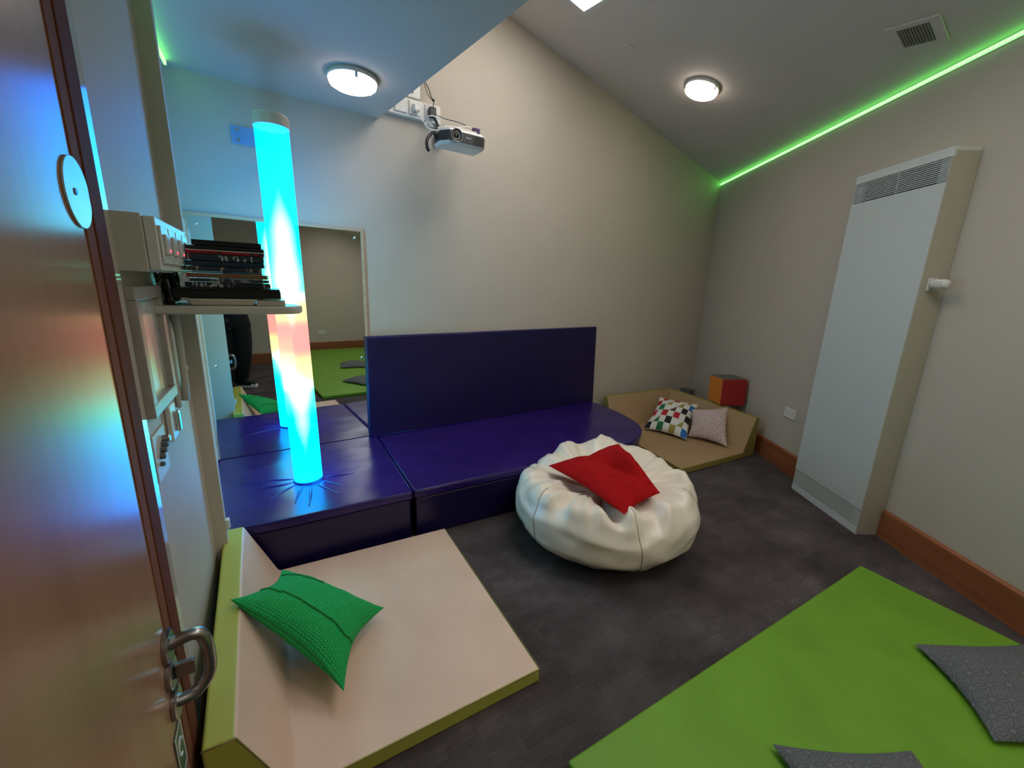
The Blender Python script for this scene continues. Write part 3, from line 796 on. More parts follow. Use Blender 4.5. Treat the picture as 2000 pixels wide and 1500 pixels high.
# ------------------------------------------------------------------ trunking, sockets and projector on the back wall
def bwM(x, z, off=0):
    n_ = Vector((TS, -1, 0)).normalized()
    p = Vector((x, wy(x), z))+n_*off
    return Matrix.Translation(p) @ Matrix.Rotation(BWR+math.pi, 4, 'Z')    # local +Y into the room, local +X towards the left
t = thing('cable_trunking', 'white wall trunking under the sloped wall above the projector', 'trunking', mat4=bwM(.96, 2.70))
MB().box(-.19, .21, .001, .045, -.058, .058).build('duct', M['white'], t, bevel=.003)
socket('blank_plate', 'white blank wall plate at the left end of the trunking, by the ceiling edge', bwM(.855, 2.702, .045), w=.088, h=.086, kind='blank', cat='wall plate')
sk = socket('wall_socket', 'white single socket in the middle of the trunking with a plug in it', bwM(.957, 2.702, .045), w=.088, h=.086, kind='blank')
socket('wall_socket', 'white single socket at the right end of the trunking holding the black adapter', bwM(1.072, 2.702, .045), w=.088, h=.086, kind='blank')
t = thing('power_plug', 'white plug and looped flex in the middle socket above the projector', 'plug', mat4=bwM(.957, 2.70, .056))
MB().hexa([(-.025, 0, -.026), (.025, 0, -.026), (.025, .0, .026), (-.025, 0, .026)], [(-.018, .04, -.022), (.018, .04, -.022), (.018, .036, .016), (-.018, .036, .016)]).build('plug_body', M['white'], t, bevel=.004)
cb_ = spline([(.957, 3.115, 2.675), (.965, 3.08, 2.62), (1.0, 3.03, 2.57), (1.03, 3.0, 2.555), (.98, 2.96, 2.56), (.955, 2.93, 2.53), (.99, 2.90, 2.50), (1.06, 2.90, 2.515), (1.10, 2.93, 2.55), (1.20, 2.95, 2.57), (1.28, 2.96, 2.59), (1.34, 2.98, 2.575), (1.36, 3.02, 2.54)], 10)
MB().tube(cb_, .0045, 8).build('flex', M['white'], t, world=True, smooth=True)
cb_ = spline([(1.03, 3.0, 2.555), (.98, 2.95, 2.575), (.99, 2.92, 2.59), (1.06, 2.92, 2.585), (1.10, 2.95, 2.56), (1.05, 2.96, 2.54)], 8)
MB().tube(cb_, .0045, 8).build('flex', M['white'], t, world=True, smooth=True)
t = thing('power_adapter', 'black plug adapter with its thin black lead hanging from a hook above', 'adapter', mat4=bwM(1.072, 2.695, .056))
MB().box(-.022, .022, 0, .045, -.03, .03).build('adapter_body', M['black'], t, bevel=.003)
MB().tube(spline([(1.073, 3.12, 2.71), (1.08, 3.12, 2.76), (1.07, 3.14, 2.79), (1.055, 3.17, 2.86), (1.035, 3.195, 2.905)], 8), .0032, 8).build('lead', M['black'], t, world=True, smooth=True)
MB().tube(spline([(1.075, 3.12, 2.76), (1.05, 3.15, 2.80), (1.035, 3.17, 2.86), (1.032, 3.195, 2.905)], 8), .0025, 8).build('lead', M['black'], t, world=True, smooth=True)
MB().tube(spline([(1.09, 3.12, 2.68), (1.15, 3.10, 2.66), (1.22, 3.05, 2.64), (1.27, 2.99, 2.61)], 8), .0025, 8).build('lead', M['black'], t, world=True, smooth=True)
MB().lathe([(.0005, -.012), (.009, -.008), (.012, 0), (.009, .008), (.0005, .012)], c=(1.034, 3.195, 2.91), n=16).build('hook_knob', M['black'], t, world=True, smooth=True)
MB().lathe([(.0005, -.01), (.008, -.006), (.010, 0), (.008, .006), (.0005, .01)], c=(1.078, 3.12, 2.765), n=16).build('cable_tie_bead', M['black'], t, world=True, smooth=True)
MB().tube(spline([(1.085, 3.13, 2.67), (1.10, 3.12, 2.63), (1.09, 3.08, 2.58), (1.03, 3.03, 2.52), (.99, 3.0, 2.47), (.985, 2.99, 2.42), (1.0, 3.0, 2.40)], 8), .011, 8).build('lead', M['dark'], t, world=True, smooth=True)
t = thing('wall_box', 'white wall box with rounded slots, partly hidden by the flat ceiling edge', 'wall box', mat4=bwM(.93, 2.86))
MB().box(-.075, .10, .001, .035, -.09, .16).build('casing', M['white'], t, bevel=.008)
for z in (-.045, .045):
    MB().tube(spline([(-.02, .036, z-.012), (.02, .037, z-.004), (.06, .036, z+.012)], 6), .006, 8).build('slot', M['darkgrey'], t, smooth=True)

# projector
pj = thing('projector', 'grey and white video projector hanging high on the back wall', 'projector', mat4=Matrix.Translation((1.185, 2.80, 2.43)) @ Matrix.Rotation(math.radians(-3), 4, 'Z') @ Matrix.Rotation(math.radians(4), 4, 'X') @ Matrix.Rotation(math.radians(2), 4, 'Y'))
wj, dj, hj = .155, .21, .088
cut = .035
bot = [(-wj+.02, .012), (wj-.02, .0), (wj, .03), (wj, dj), (-wj, dj), (-wj, .07)]
def ringp(pts, z): return [(x, y, z) for x, y in pts]
mb = MB(); n6 = 6
o1 = [(-wj+.045, .0), (wj-.025, 0), (wj, .035), (wj, dj), (-wj, dj), (-wj, .065)]
o2 = [(x*.90, .02+y*.86) for x, y in o1]
mb.add(ringp(o2, -.018)+ringp(o1, .0), [(5, 4, 3, 2, 1, 0)]+[(i, (i+1) % 6, 6+(i+1) % 6, 6+i) for i in range(6)])
mb.build('lower_shell', M['white'], pj, bevel=.003)
MB().prism(o1, .0005, .060).build('body_band', M['dark'], pj, bevel=.003)
o3 = [(x*.95, .012+y*.92) for x, y in o1]
mb = MB(); mb.add(ringp(o1, .0605)+ringp(o3, .078), [(6, 7, 8, 9, 10, 11)]+[(i, (i+1) % 6, 6+(i+1) % 6, 6+i) for i in range(6)]+[(5, 4, 3, 2, 1, 0)])
mb.build('upper_shell', M['white'], pj, bevel=.004)
LS = 1.2
ln = MB(); ln.lathe([(.040, .02), (.040, -.012), (.037, -.014), (.033, -.012), (.030, .002), (.024, .004)], c=(-.062, 0, .034), n=40, axis='Y')
lens = ln.build('lens_ring', simple('lens_ring_grey', (.06, .06, .063), .5), pj, smooth=True)
MB().lathe([(.0405, -.010), (.0405, -.0145), (.0375, -.0155), (.0375, -.012)], c=(-.062, 0, .034), n=40, axis='Y', closed=True).build('outer_rim', M['steel'], lens, smooth=True)
MB().lathe([(.024, .004), (.024, -.006), (.020, -.006), (.020, -.002)], c=(-.062, 0, .034), n=40, axis='Y', closed=True).build('inner_rim', M['steel'], lens, smooth=True)
MB().lathe([(.0195, .0), (.0195, -.004), (.012, -.007), (.0005, -.008)], c=(-.062, 0, .034), n=40, axis='Y').build('glass', simple('lens_glass', (.01, .01, .012), .35), lens, smooth=True)
MB().box(-.112, -.104, -.001, .004, .022, .040).build('sensor_window', M['black'], pj)
fc = bpy.data.curves.new('badge_text', 'FONT'); fc.body = 'BenQ'; fc.size = .0155; fc.extrude = .0006; fc.resolution_u = 3
fo_ = bpy.data.objects.new('badge_text', fc); COL.objects.link(fo_)
me_ = bpy.data.meshes.new_from_object(fo_.evaluated_get(bpy.context.evaluated_depsgraph_get()))
bpy.data.objects.remove(fo_); me_.materials.clear(); me_.materials.append(M['white'])
bg = bpy.data.objects.new('badge', me_); COL.objects.link(bg); bg.parent = pj
bg.matrix_basis = Matrix.Translation((.006, -.0012, .030)) @ Matrix.Rotation(math.pi/2, 4, 'X')

g_ = MB()
for k in range(7):
    z = .008+k*.0072; g_.box(.062, .126, -.0016, .0, z, z+.0045)
g_.build('side_vents', M['black'], pj)
g_ = MB()
for k in range(6):
    z = .010+k*.0075; g_.box(-.1505, -.112, .045, .05, z, z+.004)
MB().box(-.06, .10, .05, .18, .078, .098).build('mount_plate', M['white'], pj, bevel=.004)
MB().box(.075, .125, .06, .095, .085, .125).build('connector_block', simple('purple_connector', (.05, .02, .09), .4), pj, bevel=.003)
MB().tube([(-.02, .12, .09), (-.05, .30, .10), (-.06, .395, .10)], .014, 12).build('mount_arm', M['dark'], pj, smooth=True)
MB().box(-.10, -.02, .39, .398, .06, .14).build('wall_plate', M['dark'], pj)
lpz = MB()
for a0 in range(1):
    pts = [(-.158-.012*math.cos(2*math.pi*k/20), .14+.03*math.sin(2*math.pi*k/20), .03+.028*math.sin(2*math.pi*k/20+1.2)) for k in range(21)]
    lpz.tube(pts, .006, 8)
lpz.build('strap_loop', M['black'], pj, smooth=True)

# ------------------------------------------------------------------ door leaf standing open by the left wall
DX = -.200
dr = struct(bpy.data.objects.new('door_1', None)); COL.objects.link(dr); dr.matrix_basis = Matrix.Translation((-.2595, -.0896, -.675)) @ Matrix.Rotation(math.radians(1.4), 4, 'Z') @ Matrix.Scale(1.45, 4)
MB().box(-.022, 0, .12, .782, .472, 1.886).build('leaf', M['door'], dr)
MB().box(-.022, .0015, .7825, .812, .472, 1.886).build('lipping', M['lip2'], dr, bevel=.001)
MB().box(-.022, .003, .8125, .862, .472, 1.886).build('edge_strip', M['lip'], dr, bevel=.002)
# pull handle
hd = MB(); pts = spline([(.004, .772, .937), (.030, .775, .942), (.044, .777, .936), (.050, .777, .915), (.050, .777, .875), (.044, .775, .852), (.028, .768, .838), (.004, .762, .838)], 8)
hd.tube(pts, .0095, 16)
h = hd.build('pull_handle', M['steel'], dr, smooth=True)
for (y, z) in ((.772, .937), (.762, .838)):
    MB().lathe([(.026, .0005), (.026, .006), (.022, .008), (.010, .008)], c=(0, y, z), n=32, axis='X').build('rose', M['steel'], h, smooth=False)
th = MB().lathe([(.026, .0005), (.026, .006), (.022, .008), (.008, .008)], c=(0, .765, .893), n=32, axis='X').build('thumb_turn', M['steel'], dr)
MB().box(.008, .034, .7605, .7695, .880, .906).build('turn_knob', M['steel'], th, bevel=.002)
# round door sign
sg = MB().lathe([(.040, .0005), (.040, .0025)], c=(0, .775, 1.592), n=48, axis='X').build('round_sign', simple('sign_white', (.55, .58, .58), .22), dr)
MB().lathe([(.004, .0025), (.004, .0035)], c=(0, .765, 1.592), n=16, axis='X').build('screw', M['dark'], sg)
# small green plate below the handle
gp = MB().box(.0005, .002, .725, .768, .715, .80).build('green_plate', simple('plate_green', (.09, .16, .09), .35), dr)
f = MB(); f.box(.0021, .0026, .725, .768, .797, .80).box(.0021, .0026, .725, .768, .715, .718).box(.0021, .0026, .725, .728, .718, .797).box(.0021, .0026, .765, .768, .718, .797)
f.build('border', M['white'], gp)
MB().tube([(.0024, .7465+.012*math.cos(a*.35), .765+.014*math.sin(a*.35)) for a in range(15)], .0016, 6).build('symbol', M['white'], gp)

# ------------------------------------------------------------------ things on the left wall
WX = -.33
t = thing('switch_box', 'deep beige box with lit red switches on the left wall above the shelf', 'switch box', loc=(WX, 1.352, 1.507))
MB().box(.001, .060, 0, .41, 0, .137).build('back_box', M['cream'], t, bevel=.002)
ug = MB().box(.0605, .084, .012, .41, .004, .133).build('face_unit', M['white'], t, bevel=.003)
redl = emit('red_indicator', (1, .05, .08), 4)
for k in range(4):
    y0 = .03+k*.093
    p_ = MB().box(.0845, .090, y0, y0+.082, .022, .115).build('switch_plate', M['white'], t, bevel=.002)
    MB().box(.0905, .097, y0+.015, y0+.065, .045, .095).build('rocker', M['white'], p_, bevel=.002)
    MB().lathe([(.004, .097), (.003, .0985)], c=(0, y0+.04, .055), n=12, axis='X').build('indicator', redl, p_)
t = thing('picture_frame', 'deep pale wooden frame with glazed notice on the left wall below the switches', 'frame', loc=(WX, 1.362, 1.125))
wF, hF = .285, .345
f = MB(); f.box(.001, .024, 0, wF, hF-.035, hF).box(.001, .024, 0, wF, 0, .035).box(.001, .024, 0, .035, .035, hF-.035).box(.001, .024, wF-.035, wF, .035, hF-.035)
f.build('frame', simple('pale_frame', (.40, .36, .32), .4), t, bevel=.003)
MB().box(.002, .008, .035, wF-.035, .035, hF-.035).build('notice_sheet', simple('notice_paper', (.55, .52, .48), .25), t)
t = thing('handset', 'slim beige wall handset hanging on the left wall under the shelf', 'handset', loc=(WX, 1.71, 1.06))
MB().box(.001, .016, 0, .055, 0, .35).build('cradle', M['cream'], t, bevel=.006)
MB().tube([(.024, .03, .02), (.030, .03, .10), (.030, .03, .26), (.024, .03, .33)], [.012, .010, .010, .012], 12).build('receiver', M['cream'], t, smooth=True)
t = thing('pull_cord', 'thin white pull cord hanging down the left wall under the shelf', 'cord', loc=(WX+.006, 1.945, 1.165))
MB().tube([(0, 0, 0), (0, .002, .12), (0, .01, .24)], .0014, 6).build('cord', M['white'], t, smooth=True)
MB().lathe([(.0005, -.02), (.006, -.016), (.005, -.002), (.002, 0)], n=12).build('toggle', M['white'], t, smooth=True)
t = thing('wall_switch', 'small rounded white wall switch with chrome key, right of the flat control plate', 'switch', loc=(WX, 1.545, .995))
MB().box(.001, .016, 0, .075, 0, .115).build('body', M['white'], t, bevel=.006)
MB().box(.0165, .028, .045, .068, .02, .085).build('rocker', M['chrome'], t, bevel=.004)
t = thing('control_plate', 'flat square steel-rimmed plate with five dark knobs low on the left wall', 'control plate', loc=(WX, 1.372, .935))
MB().box(.001, .005, 0, .13, 0, .135).build('plate', M['whitemetal'], t, bevel=.0015)
for k, (y, z, r) in enumerate(((.035, .045, .007), (.045, .065, .009), (.06, .078, .009), (.075, .09, .009), (.095, .10, .011))):
    MB().lathe([(r, .0052), (r, .012+.002*k), (r*.8, .015+.002*k)], c=(0, y, z), n=18, axis='X').build('knob', M['steel'] if k == 4 else M['darkgrey'], t)
# cable trim clips on the pillar edge
t = thing('socket_block', 'tiny white plug block on the pillar edge beside the purple platform', 'plug', loc=(-.282, 2.02, .43))
MB().box(.0005, .014, -.014, .014, -.022, .022).build('block', M['white'], t, bevel=.002)

# ------------------------------------------------------------------ shelf with its stack
t = thing('wall_shelf', 'white rounded-corner shelf jutting from the left wall below the switch box', 'shelf', loc=(WX, 1.58, 1.383))
SZ = 1.410
pts = [(-.329, 1.60), (.0, 1.60), (.045, 1.610), (.070, 1.640), (.078, 1.69), (.060, 1.78), (.0, 1.90), (-.06, 1.97), (-.10, 1.995), (-.329, 1.995)]
MB().prism(pts, SZ-.026, SZ).build('board', M['cream'], t, world=True, bevel=.006)
def spine_mat(name, base, mark, seed, dens=.5):
    m, nt, b = new_mat(name); c = coord(nt); s = nt.nodes.new('ShaderNodeSeparateXYZ'); L(nt, c, s.inputs[0])
    c2 = coord(nt, scale=(150, 1, 60)); c2.node.inputs['Location'].default_value = (seed*3.7, 0, seed)
    c3 = coord(nt, scale=(9, 1, 1)); c3.node.inputs['Location'].default_value = (seed*5.3, 0, 0)
    n_ = noise_tex(nt, c2, 1.0, 0)
    big = noise_tex(nt, c3, 1.3, 1)
    f = mth(nt, 'MULTIPLY', mth(nt, 'GREATER_THAN', n_, .56), mth(nt, 'GREATER_THAN', big, dens))
    L(nt, mixc(nt, f, base, mark), b.inputs['Base Color']); b.inputs['Roughness'].default_value = .35; return m
rows = [  # x0,x1, z0,z1, depth, skew, colour, mark, name, label
 (-.060, .024, .0, .020, .20, 0, (.50, .46, .40), None, 'writing_pad', 'thin pale pad sticking out at the bottom right of the stack on the shelf', 'pad'),
 (-.276, .013, .024, .056, .22, 0, (.010, .011, .012), None, 'box_file', 'wide flat black case near the bottom of the stack on the shelf', 'case'),
 (-.246, -.017, .057, .073, .14, .0, (.02, .02, .022), (.35, .35, .36), 'dvd_case', 'black case with pale lettering, resting on the wide black case', 'disc case'),
 (-.230, -.019, .074, .085, .14, 0, (.035, .035, .038), (.22, .22, .22), 'dvd_case', 'thin charcoal case under the tan and red one', 'disc case'),
 (-.235, -.020, .086, .101, .14, 0, (.20, .11, .055), (.30, .03, .02), 'dvd_case', 'tan and red case in the middle of the stack', 'disc case'),
 (-.237, -.036, .102, .106, .135, 0, (.012, .010, .010), None, 'dvd_case', 'very thin black case just above the tan and red one', 'disc case'),
 (-.238, -.037, .107, .122, .14, 0, (.022, .035, .062), (.35, .30, .16), 'dvd_case', 'slate blue case with pale shapes, above the tan and red one', 'disc case'),
 (-.233, -.026, .123, .138, .14, 0, (.006, .030, .055), None, 'dvd_case', 'plain dark navy case under the case with white title', 'disc case'),
 (-.229, -.029, .139, .158, .14, 0, (.012, .028, .040), (.40, .42, .44), 'dvd_case', 'dark teal case with small white title and symbols', 'disc case'),
 (-.230, -.024, .159, .172, .14, 0, (.30, .012, .018), (.02, .02, .02), 'dvd_case', 'case with bright red spine near the top of the stack', 'disc case'),
 (-.230, -.024, .173, .184, .14, 0, (.008, .010, .012), None, 'dvd_case', 'black case lying on the red-spined one', 'disc case'),
 (-.214, -.031, .185, .201, .135, 0, (.006, .008, .010), None, 'dvd_case', 'topmost black case of the stack on the shelf', 'disc case')]
for i, (x0, x1, z0, z1, d, sk_, base, mark, nm, lab, cat) in enumerate(rows):
    rr = random.Random(i); jy = rr.uniform(-.004, .006); y0 = 1.622+jy
    t = thing(nm, lab, cat, loc=((x0+x1)/2, y0+d/2, SZ+z0+.0008), rz=rr.uniform(-.035, .035) if nm == 'dvd_case' else 0, group=None)
    hx = (x1-x0)/2; h_ = z1-z0-.0012
    m_ = spine_mat('spine_%d' % i, base, mark, i) if mark else simple('cover_%d' % i, base, .35)
    if nm == 'dvd_case':
        MB().box(-hx, hx, -d/2, d/2, 0, h_).build('case', m_, t, bevel=.0015)
        if i in (9,): MB().box(-hx, hx, -d/2-.0006, -d/2+.001, h_-.0022, h_).build('white_edge', M['white'], t)
    elif nm == 'box_file':
        MB().box(-hx, hx, -d/2, d/2, 0, h_*.78).build('tray', m_, t, bevel=.002)
        MB().box(-hx-.001, hx-.002, -d/2-.002, d/2, h_*.8, h_).build('lid', m_, t, bevel=.0015)
    else:
        MB().box(-hx, hx, -d/2, d/2, 0, h_).build('pad', m_, t, bevel=.0015)
t = thing('keyboard', 'long pale rounded keyboard edge at the front bottom of the stack', 'keyboard', loc=(-.154, 1.66, SZ+.0005))
mb = MB(); mb.hexa([(-.082, -.036, 0), (.082, -.036, 0), (.082, .05, 0), (-.082, .05, 0)], [(-.096, -.042, .022), (.098, -.042, .022), (.098, .05, .022), (-.096, .05, .022)])
mb.build('body', simple('pale_plastic', (.60, .54, .43), .4, var=.02), t, bevel=.006)
t = thing('cable_bundle', 'dark tangled cables and a clear bag left of the stack on the shelf', 'cables', loc=(-.29, 1.68, SZ))
rr = random.Random(4)
for k in range(9):
    pts = [Vector((-.295+rr.uniform(-.022, .03), 1.66+rr.uniform(-.03, .05), SZ+.012+.098*(j % 3)/2+rr.uniform(0, .012))) for j in range(6)]
    MB().tube(spline(pts, 6), .0048, 8).build('cable', M['black'] if k % 3 else simple('grey_cable%d' % k, (.10, .12, .11), .25), t, world=True, smooth=True)
MB().box(-.318, -.279, 1.65, 1.76, SZ+.001, SZ+.02).build('adaptor_brick', M['black'], t, world=True, bevel=.004)

# ------------------------------------------------------------------ the photographer, seen from the waist down in the mirror
def skin(name, verts, edges, rad, mat, parent, sub=2, root=0):
    me = bpy.data.meshes.new(name)
    inv = parent.matrix_basis.inverted()
    me.from_pydata([tuple(inv @ Vector(v)) for v in verts], edges, [])
    me.materials.append(mat)
    o = bpy.data.objects.new(name, me); COL.objects.link(o); o.parent = parent
    md = o.modifiers.new('skin', 'SKIN'); md.use_smooth_shade = True
    for i, r in enumerate(rad):
        sv = me.skin_vertices[0].data[i]; sv.radius = r if isinstance(r, tuple) else (r, r); sv.use_root = (i == root)
    s = o.modifiers.new('sub', 'SUBSURF'); s.levels = sub; s.render_levels = sub
    return o
skinm = simple('skin', (.55, .33, .24), .5, var=.03)
PX, PY = -.17, -.46
per = thing('person', 'person in black trousers and dark flowery top, seen in the mirror behind the tube', 'person', loc=(PX, PY, 0))
def pp(x, y, z): return (PX+x, PY+y, z)
V_ = [pp(0, 0, .92), pp(0, .0, 1.05), pp(0, .0, 1.22), pp(0, -.01, 1.36), pp(0, .0, 1.43), pp(0, .015, 1.50), pp(0, .025, 1.57),  # 0-6 spine to head
      pp(-.15, 0, 1.36), pp(-.22, .06, 1.16), pp(-.10, .24, 1.28), pp(-.03, .30, 1.36),         # 7-10 left arm
      pp(.15, 0, 1.36), pp(.24, .06, 1.16), pp(.20, .24, 1.28), pp(.15, .30, 1.36),           # 11-14 right arm
      pp(-.085, 0, .88), pp(-.10, .02, .50), pp(-.105, -.01, .10), pp(.085, 0, .88), pp(.06, .02, .50), pp(.06, -.06, .10)]
E_ = [(0, 1), (1, 2), (2, 3), (3, 4), (4, 5), (5, 6), (3, 7), (7, 8), (8, 9), (9, 10), (3, 11), (11, 12), (12, 13), (13, 14), (0, 15), (15, 16), (16, 17), (0, 18), (18, 19), (19, 20)]
RD = [(.15, .11), (.13, .10), (.14, .10), (.10, .07), (.05, .05), (.068, .075), (.072, .085), .05, .042, .033, .025, .05, .042, .033, .025, (.08, .08), .055, .038, (.08, .08), .055, .038]
skin('body', V_, E_, RD, skinm, per)
topm = None
m, nt, b = new_mat('dark_floral_fabric'); c_ = coord(nt); v = nt.nodes.new('ShaderNodeTexVoronoi'); v.inputs['Scale'].default_value = 12; L(nt, c_, v.inputs[0])
L(nt, ramp(nt, v.outputs['Distance'], [(0, (.20, .07, .06)), (.16, (.16, .14, .10)), (.24, (.012, .011, .013)), (1, (.010, .009, .011))]), b.inputs['Base Color']); b.inputs['Roughness'].default_value = .85; topm = m
trm = simple('black_trouser_cloth', (.008, .008, .010), .9)
def loft(name, rings, mat, parent, n=28, sub=1, jit=.0, seed=0):
    mb = MB(); k = 0
    for (cx, cy, z, rx, ry) in rings:
        for i in range(n):
            a = 2*math.pi*i/n; w_ = 1+jit*noise.noise(Vector((math.cos(a)*2+seed, math.sin(a)*2, z*7)))
            mb.v.append(Vector(pp(cx+rx*w_*math.cos(a), cy+ry*w_*math.sin(a), z)))
    for j in range(len(rings)-1):
        for i in range(n): mb.f.append([j*n+i, j*n+(i+1) % n, (j+1)*n+(i+1) % n, (j+1)*n+i])
    mb.f.append(list(range(n-1, -1, -1))); mb.f.append([(len(rings)-1)*n+i for i in range(n)])
    return mb.build(name, mat, parent, world=True, smooth=True, sub=sub)
loft('top', [(0, 0, .80, .225, .17), (0, 0, .86, .235, .178), (0, 0, 1.0, .205, .158), (0, 0, 1.15, .185, .14), (0, 0, 1.30, .19, .125), (0, -.01, 1.385, .165, .10), (0, 0, 1.43, .075, .065)], topm, per, jit=.12)
for sx in (-1, 1):
    if sx < 0: c3 = [pp(-.115, 0, 1.365), pp(-.22, .06, 1.16), pp(-.12, .20, 1.26)]
    else: c3 = [pp(.115, 0, 1.365), pp(.24, .06, 1.16), pp(.205, .20, 1.26)]
    MB().tube(spline(c3, 6), [.078]*4+[.068]*5+[.056]*4, 16).build('sleeve', topm, per, smooth=True, world=True)
for sx in (-1, 1):
    x0 = sx*.10; fx, fy = (-.115, .0) if sx < 0 else (.045, -.07)
    loft('trouser_leg', [(x0*.8, 0, .90, .14, .145), (x0*.95, .0, .78, .14, .14), (x0, .01, .5, .115, .12), ((x0+fx)/2, .01, .3, .100, .11), (fx, fy+.0, .12, .095, .105), (fx, fy, .085, .090, .10)], trm, per, jit=.10, seed=sx*3)
hair = MB(); 
hm = simple('dark_brown_hair', (.035, .02, .013), .6)
hv = []
mb = MB(); n = 24; rings = [(.035, 1.69), (.072, 1.672), (.088, 1.63), (.093, 1.57), (.092, 1.50), (.095, 1.43), (.08, 1.38)]
for (r, z) in rings:
    for i in range(n):
        a = math.radians(200)*i/(n-1)+math.radians(170); mb.v.append(Vector(pp(r*math.cos(a)*1.0, .005+r*math.sin(a)*1.05, z)))
    for i in range(n):
        a = math.radians(200)*(n-1-i)/(n-1)+math.radians(170); mb.v.append(Vector(pp((r-.02)*math.cos(a), .005+(r-.02)*math.sin(a), z-.006)))
m2 = 2*n
for j in range(len(rings)-1):
    for i in range(m2): mb.f.append([j*m2+i, j*m2+(i+1) % m2, (j+1)*m2+(i+1) % m2, (j+1)*m2+i])
mb.f.append(list(range(m2-1, -1, -1))); mb.f.append([(len(rings)-1)*m2+i for i in range(m2)])
mb.build('hair', hm, per, world=True, smooth=True)
MB().lathe([(.0005, 1.700), (.045, 1.692), (.075, 1.668), (.086, 1.635), (.060, 1.625)], c=pp(0, .0, 0), n=24).build('hair', hm, per, world=True, smooth=True)
# face
MB().tube([pp(0, .098, 1.565), pp(0, .118, 1.535), pp(0, .112, 1.525)], [.007, .011, .009], 10).build('nose', skinm, per, world=True, smooth=True)
for sx in (-1, 1):
    MB().lathe([(.0005, -.009), (.007, -.005), (.009, 0), (.007, .005), (.0005, .009)], c=pp(sx*.030, .092, 1.575), n=14).build('eye', M['dark'], per, world=True, smooth=True)
    MB().lathe([(.006, -.03), (.014, -.018), (.017, 0), (.016, .016), (.006, .028)], c=pp(sx*.078, .02, 1.56), n=10).build('ear', skinm, per, world=True, smooth=True)
MB().tube([pp(-.022, .096, 1.505), pp(0, .102, 1.503), pp(.022, .096, 1.505)], [.003, .006, .003], 8).build('mouth', simple('lips', (.40, .14, .12), .5), per, world=True, smooth=True)
# hands round the phone (held just behind the lens of the picture)
def hand(hx, hy, hz, sx, nm):
    vs = [(hx, hy, hz-.055), (hx, hy+.012, hz-.015), (hx, hy+.022, hz+.02)]; ed = [(0, 1), (1, 2)]; rd = [(.022, .02), (.034, .014), (.036, .013)]
    for k in range(4):
        b0 = len(vs); oz = .028-.019*k
        vs += [(hx-sx*.006, hy+.026, hz+oz), (hx-sx*.032, hy+.040, hz+oz+.004), (hx-sx*.055+sx*.006*abs(k-1), hy+.034, hz+oz+.002)]
        ed += [(2 if k < 2 else 1, b0), (b0, b0+1), (b0+1, b0+2)]; rd += [.010, .009, .0075]
    b0 = len(vs); vs += [(hx-sx*.012, hy-.004, hz-.005), (hx-sx*.036, hy-.002, hz+.018), (hx-sx*.050, hy+.002, hz+.030)]; ed += [(1, b0), (b0, b0+1), (b0+1, b0+2)]; rd += [.013, .011, .009]
    return skin(nm, vs, ed, rd, skinm, per, sub=2)
hand(PX-.03+.02, PY+.315, 1.425, -1, 'hand')
hand(PX+.15+.03, PY+.315, 1.425, 1, 'hand')
t = thing('phone', 'dark phone held up by the person at the camera position', 'phone', loc=(.0, -.105, 1.44))
MB().box(-.078, .09, -.004, .004, -.036, .042).build('body', M['black'], t, bevel=.003)
MB().box(-.074, .086, -.0046, -.0041, -.032, .038).build('screen', simple('screen_glass', (.01, .01, .012), .08), t)
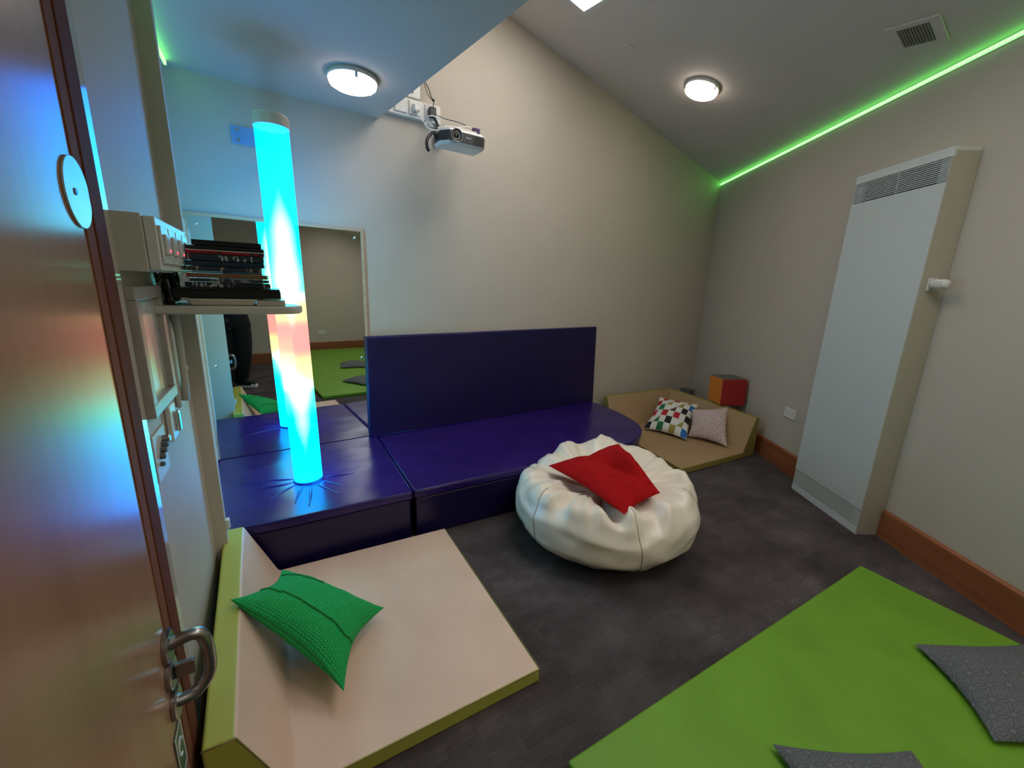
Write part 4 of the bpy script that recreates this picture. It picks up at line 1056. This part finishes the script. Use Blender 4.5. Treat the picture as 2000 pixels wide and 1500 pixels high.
# canvas shoes
canv = simple('black_canvas', (.012, .012, .014), .85); rub = simple('white_rubber', (.80, .79, .76), .5)
for sx, (fx, fy, ang) in ((-1, (-.115, .01, -.50)), (1, (.045, -.055, -.95))):
    t = thing('canvas_shoe', 'black canvas shoe with white toe cap, %s shoe of the pair in the mirror' % ('left' if sx < 0 else 'right'), 'shoe', loc=(PX+fx, PY+fy+.03, 0), rz=ang, group=None)
    t.matrix_basis = t.matrix_basis @ Matrix.Scale(1.18, 4)
    def so(y):  # half width of the foot at y (heel -.08 .. toe .19)
        tt = (y+.08)/.27; return .030+.016*math.sin(math.pi*min(1, tt*.9+.12))*1.0
    outl = [(so(y), y) for y in [(-.075+.25*k/14) for k in range(15)]]
    outl = [(x*(1 if y < .15 else max(.25, math.sqrt(max(0, 1-((y-.15)/.045)**2)))), y) for x, y in outl]
    poly = outl+[(-x, y) for x, y in reversed(outl)]
    MB().prism(poly, .0, .026).build('sole', rub, t, bevel=.004)
    mb = MB(); R_ = []
    for (s0, z, y_off, len_) in ((.96, .026, 0, 1), (.92, .050, 0, .96), (.78, .070, -.008, .80), (.72, .092, -.026, .55), (.70, .115, -.032, .46)):
        R_.append([(x*s0, -.075+(y+.075)*len_, z) for x, y in poly])
    n = len(poly)
    for r in R_: mb.v += [Vector(p) for p in r]
    for j in range(len(R_)-1):
        for i in range(n): mb.f.append([j*n+i, j*n+(i+1) % n, (j+1)*n+(i+1) % n, (j+1)*n+i])
    mb.f.append([(len(R_)-1)*n+i for i in range(n)]); mb.f.append(list(range(n-1, -1, -1)))
    mb.build('upper', canv, t, smooth=True)
    mb = MB(); n = 20
    for j in range(5):
        ph = math.pi/2*j/4*.98
        for i in range(n):
            a = math.pi*i/(n-1); mb.v.append(Vector((.044*math.cos(ph)*math.cos(a), .128+.056*math.cos(ph)*math.sin(a), .024+.030*math.sin(ph))))
    for j in range(4):
        for i in range(n-1): mb.f.append([j*n+i, j*n+i+1, (j+1)*n+i+1, (j+1)*n+i])
    mb.build('toe_cap', rub, t, smooth=True)
    for k in range(5):
        y = .105-.022*k; z = .058+.0125*k
        MB().tube([(-.024, y, z-.006), (0, y+.004, z+.005), (.024, y, z-.006)], .0036, 6).build('lace', rub, t, smooth=True)

# ------------------------------------------------------------------ groups of like things
GROUPS = {'dvd_case': 'disc cases in the stack on the shelf', 'ceiling_light': 'round ceiling lights', 'led_light_strip': 'green LED strips under the ceiling',
          'cushion': 'cushions lying about the room', 'wedge_mat': 'wedge floor mats', 'soft_platform': 'purple padded platforms', 'wall_board': 'white boards in the alcove',
          'wall_socket': 'white wall sockets', 'canvas_shoe': 'pair of canvas shoes'}
for o in bpy.data.objects:
    k = o.name.split('.')[0]
    if o.parent is None and 'label' in o and k in GROUPS: o['group'] = GROUPS[k]
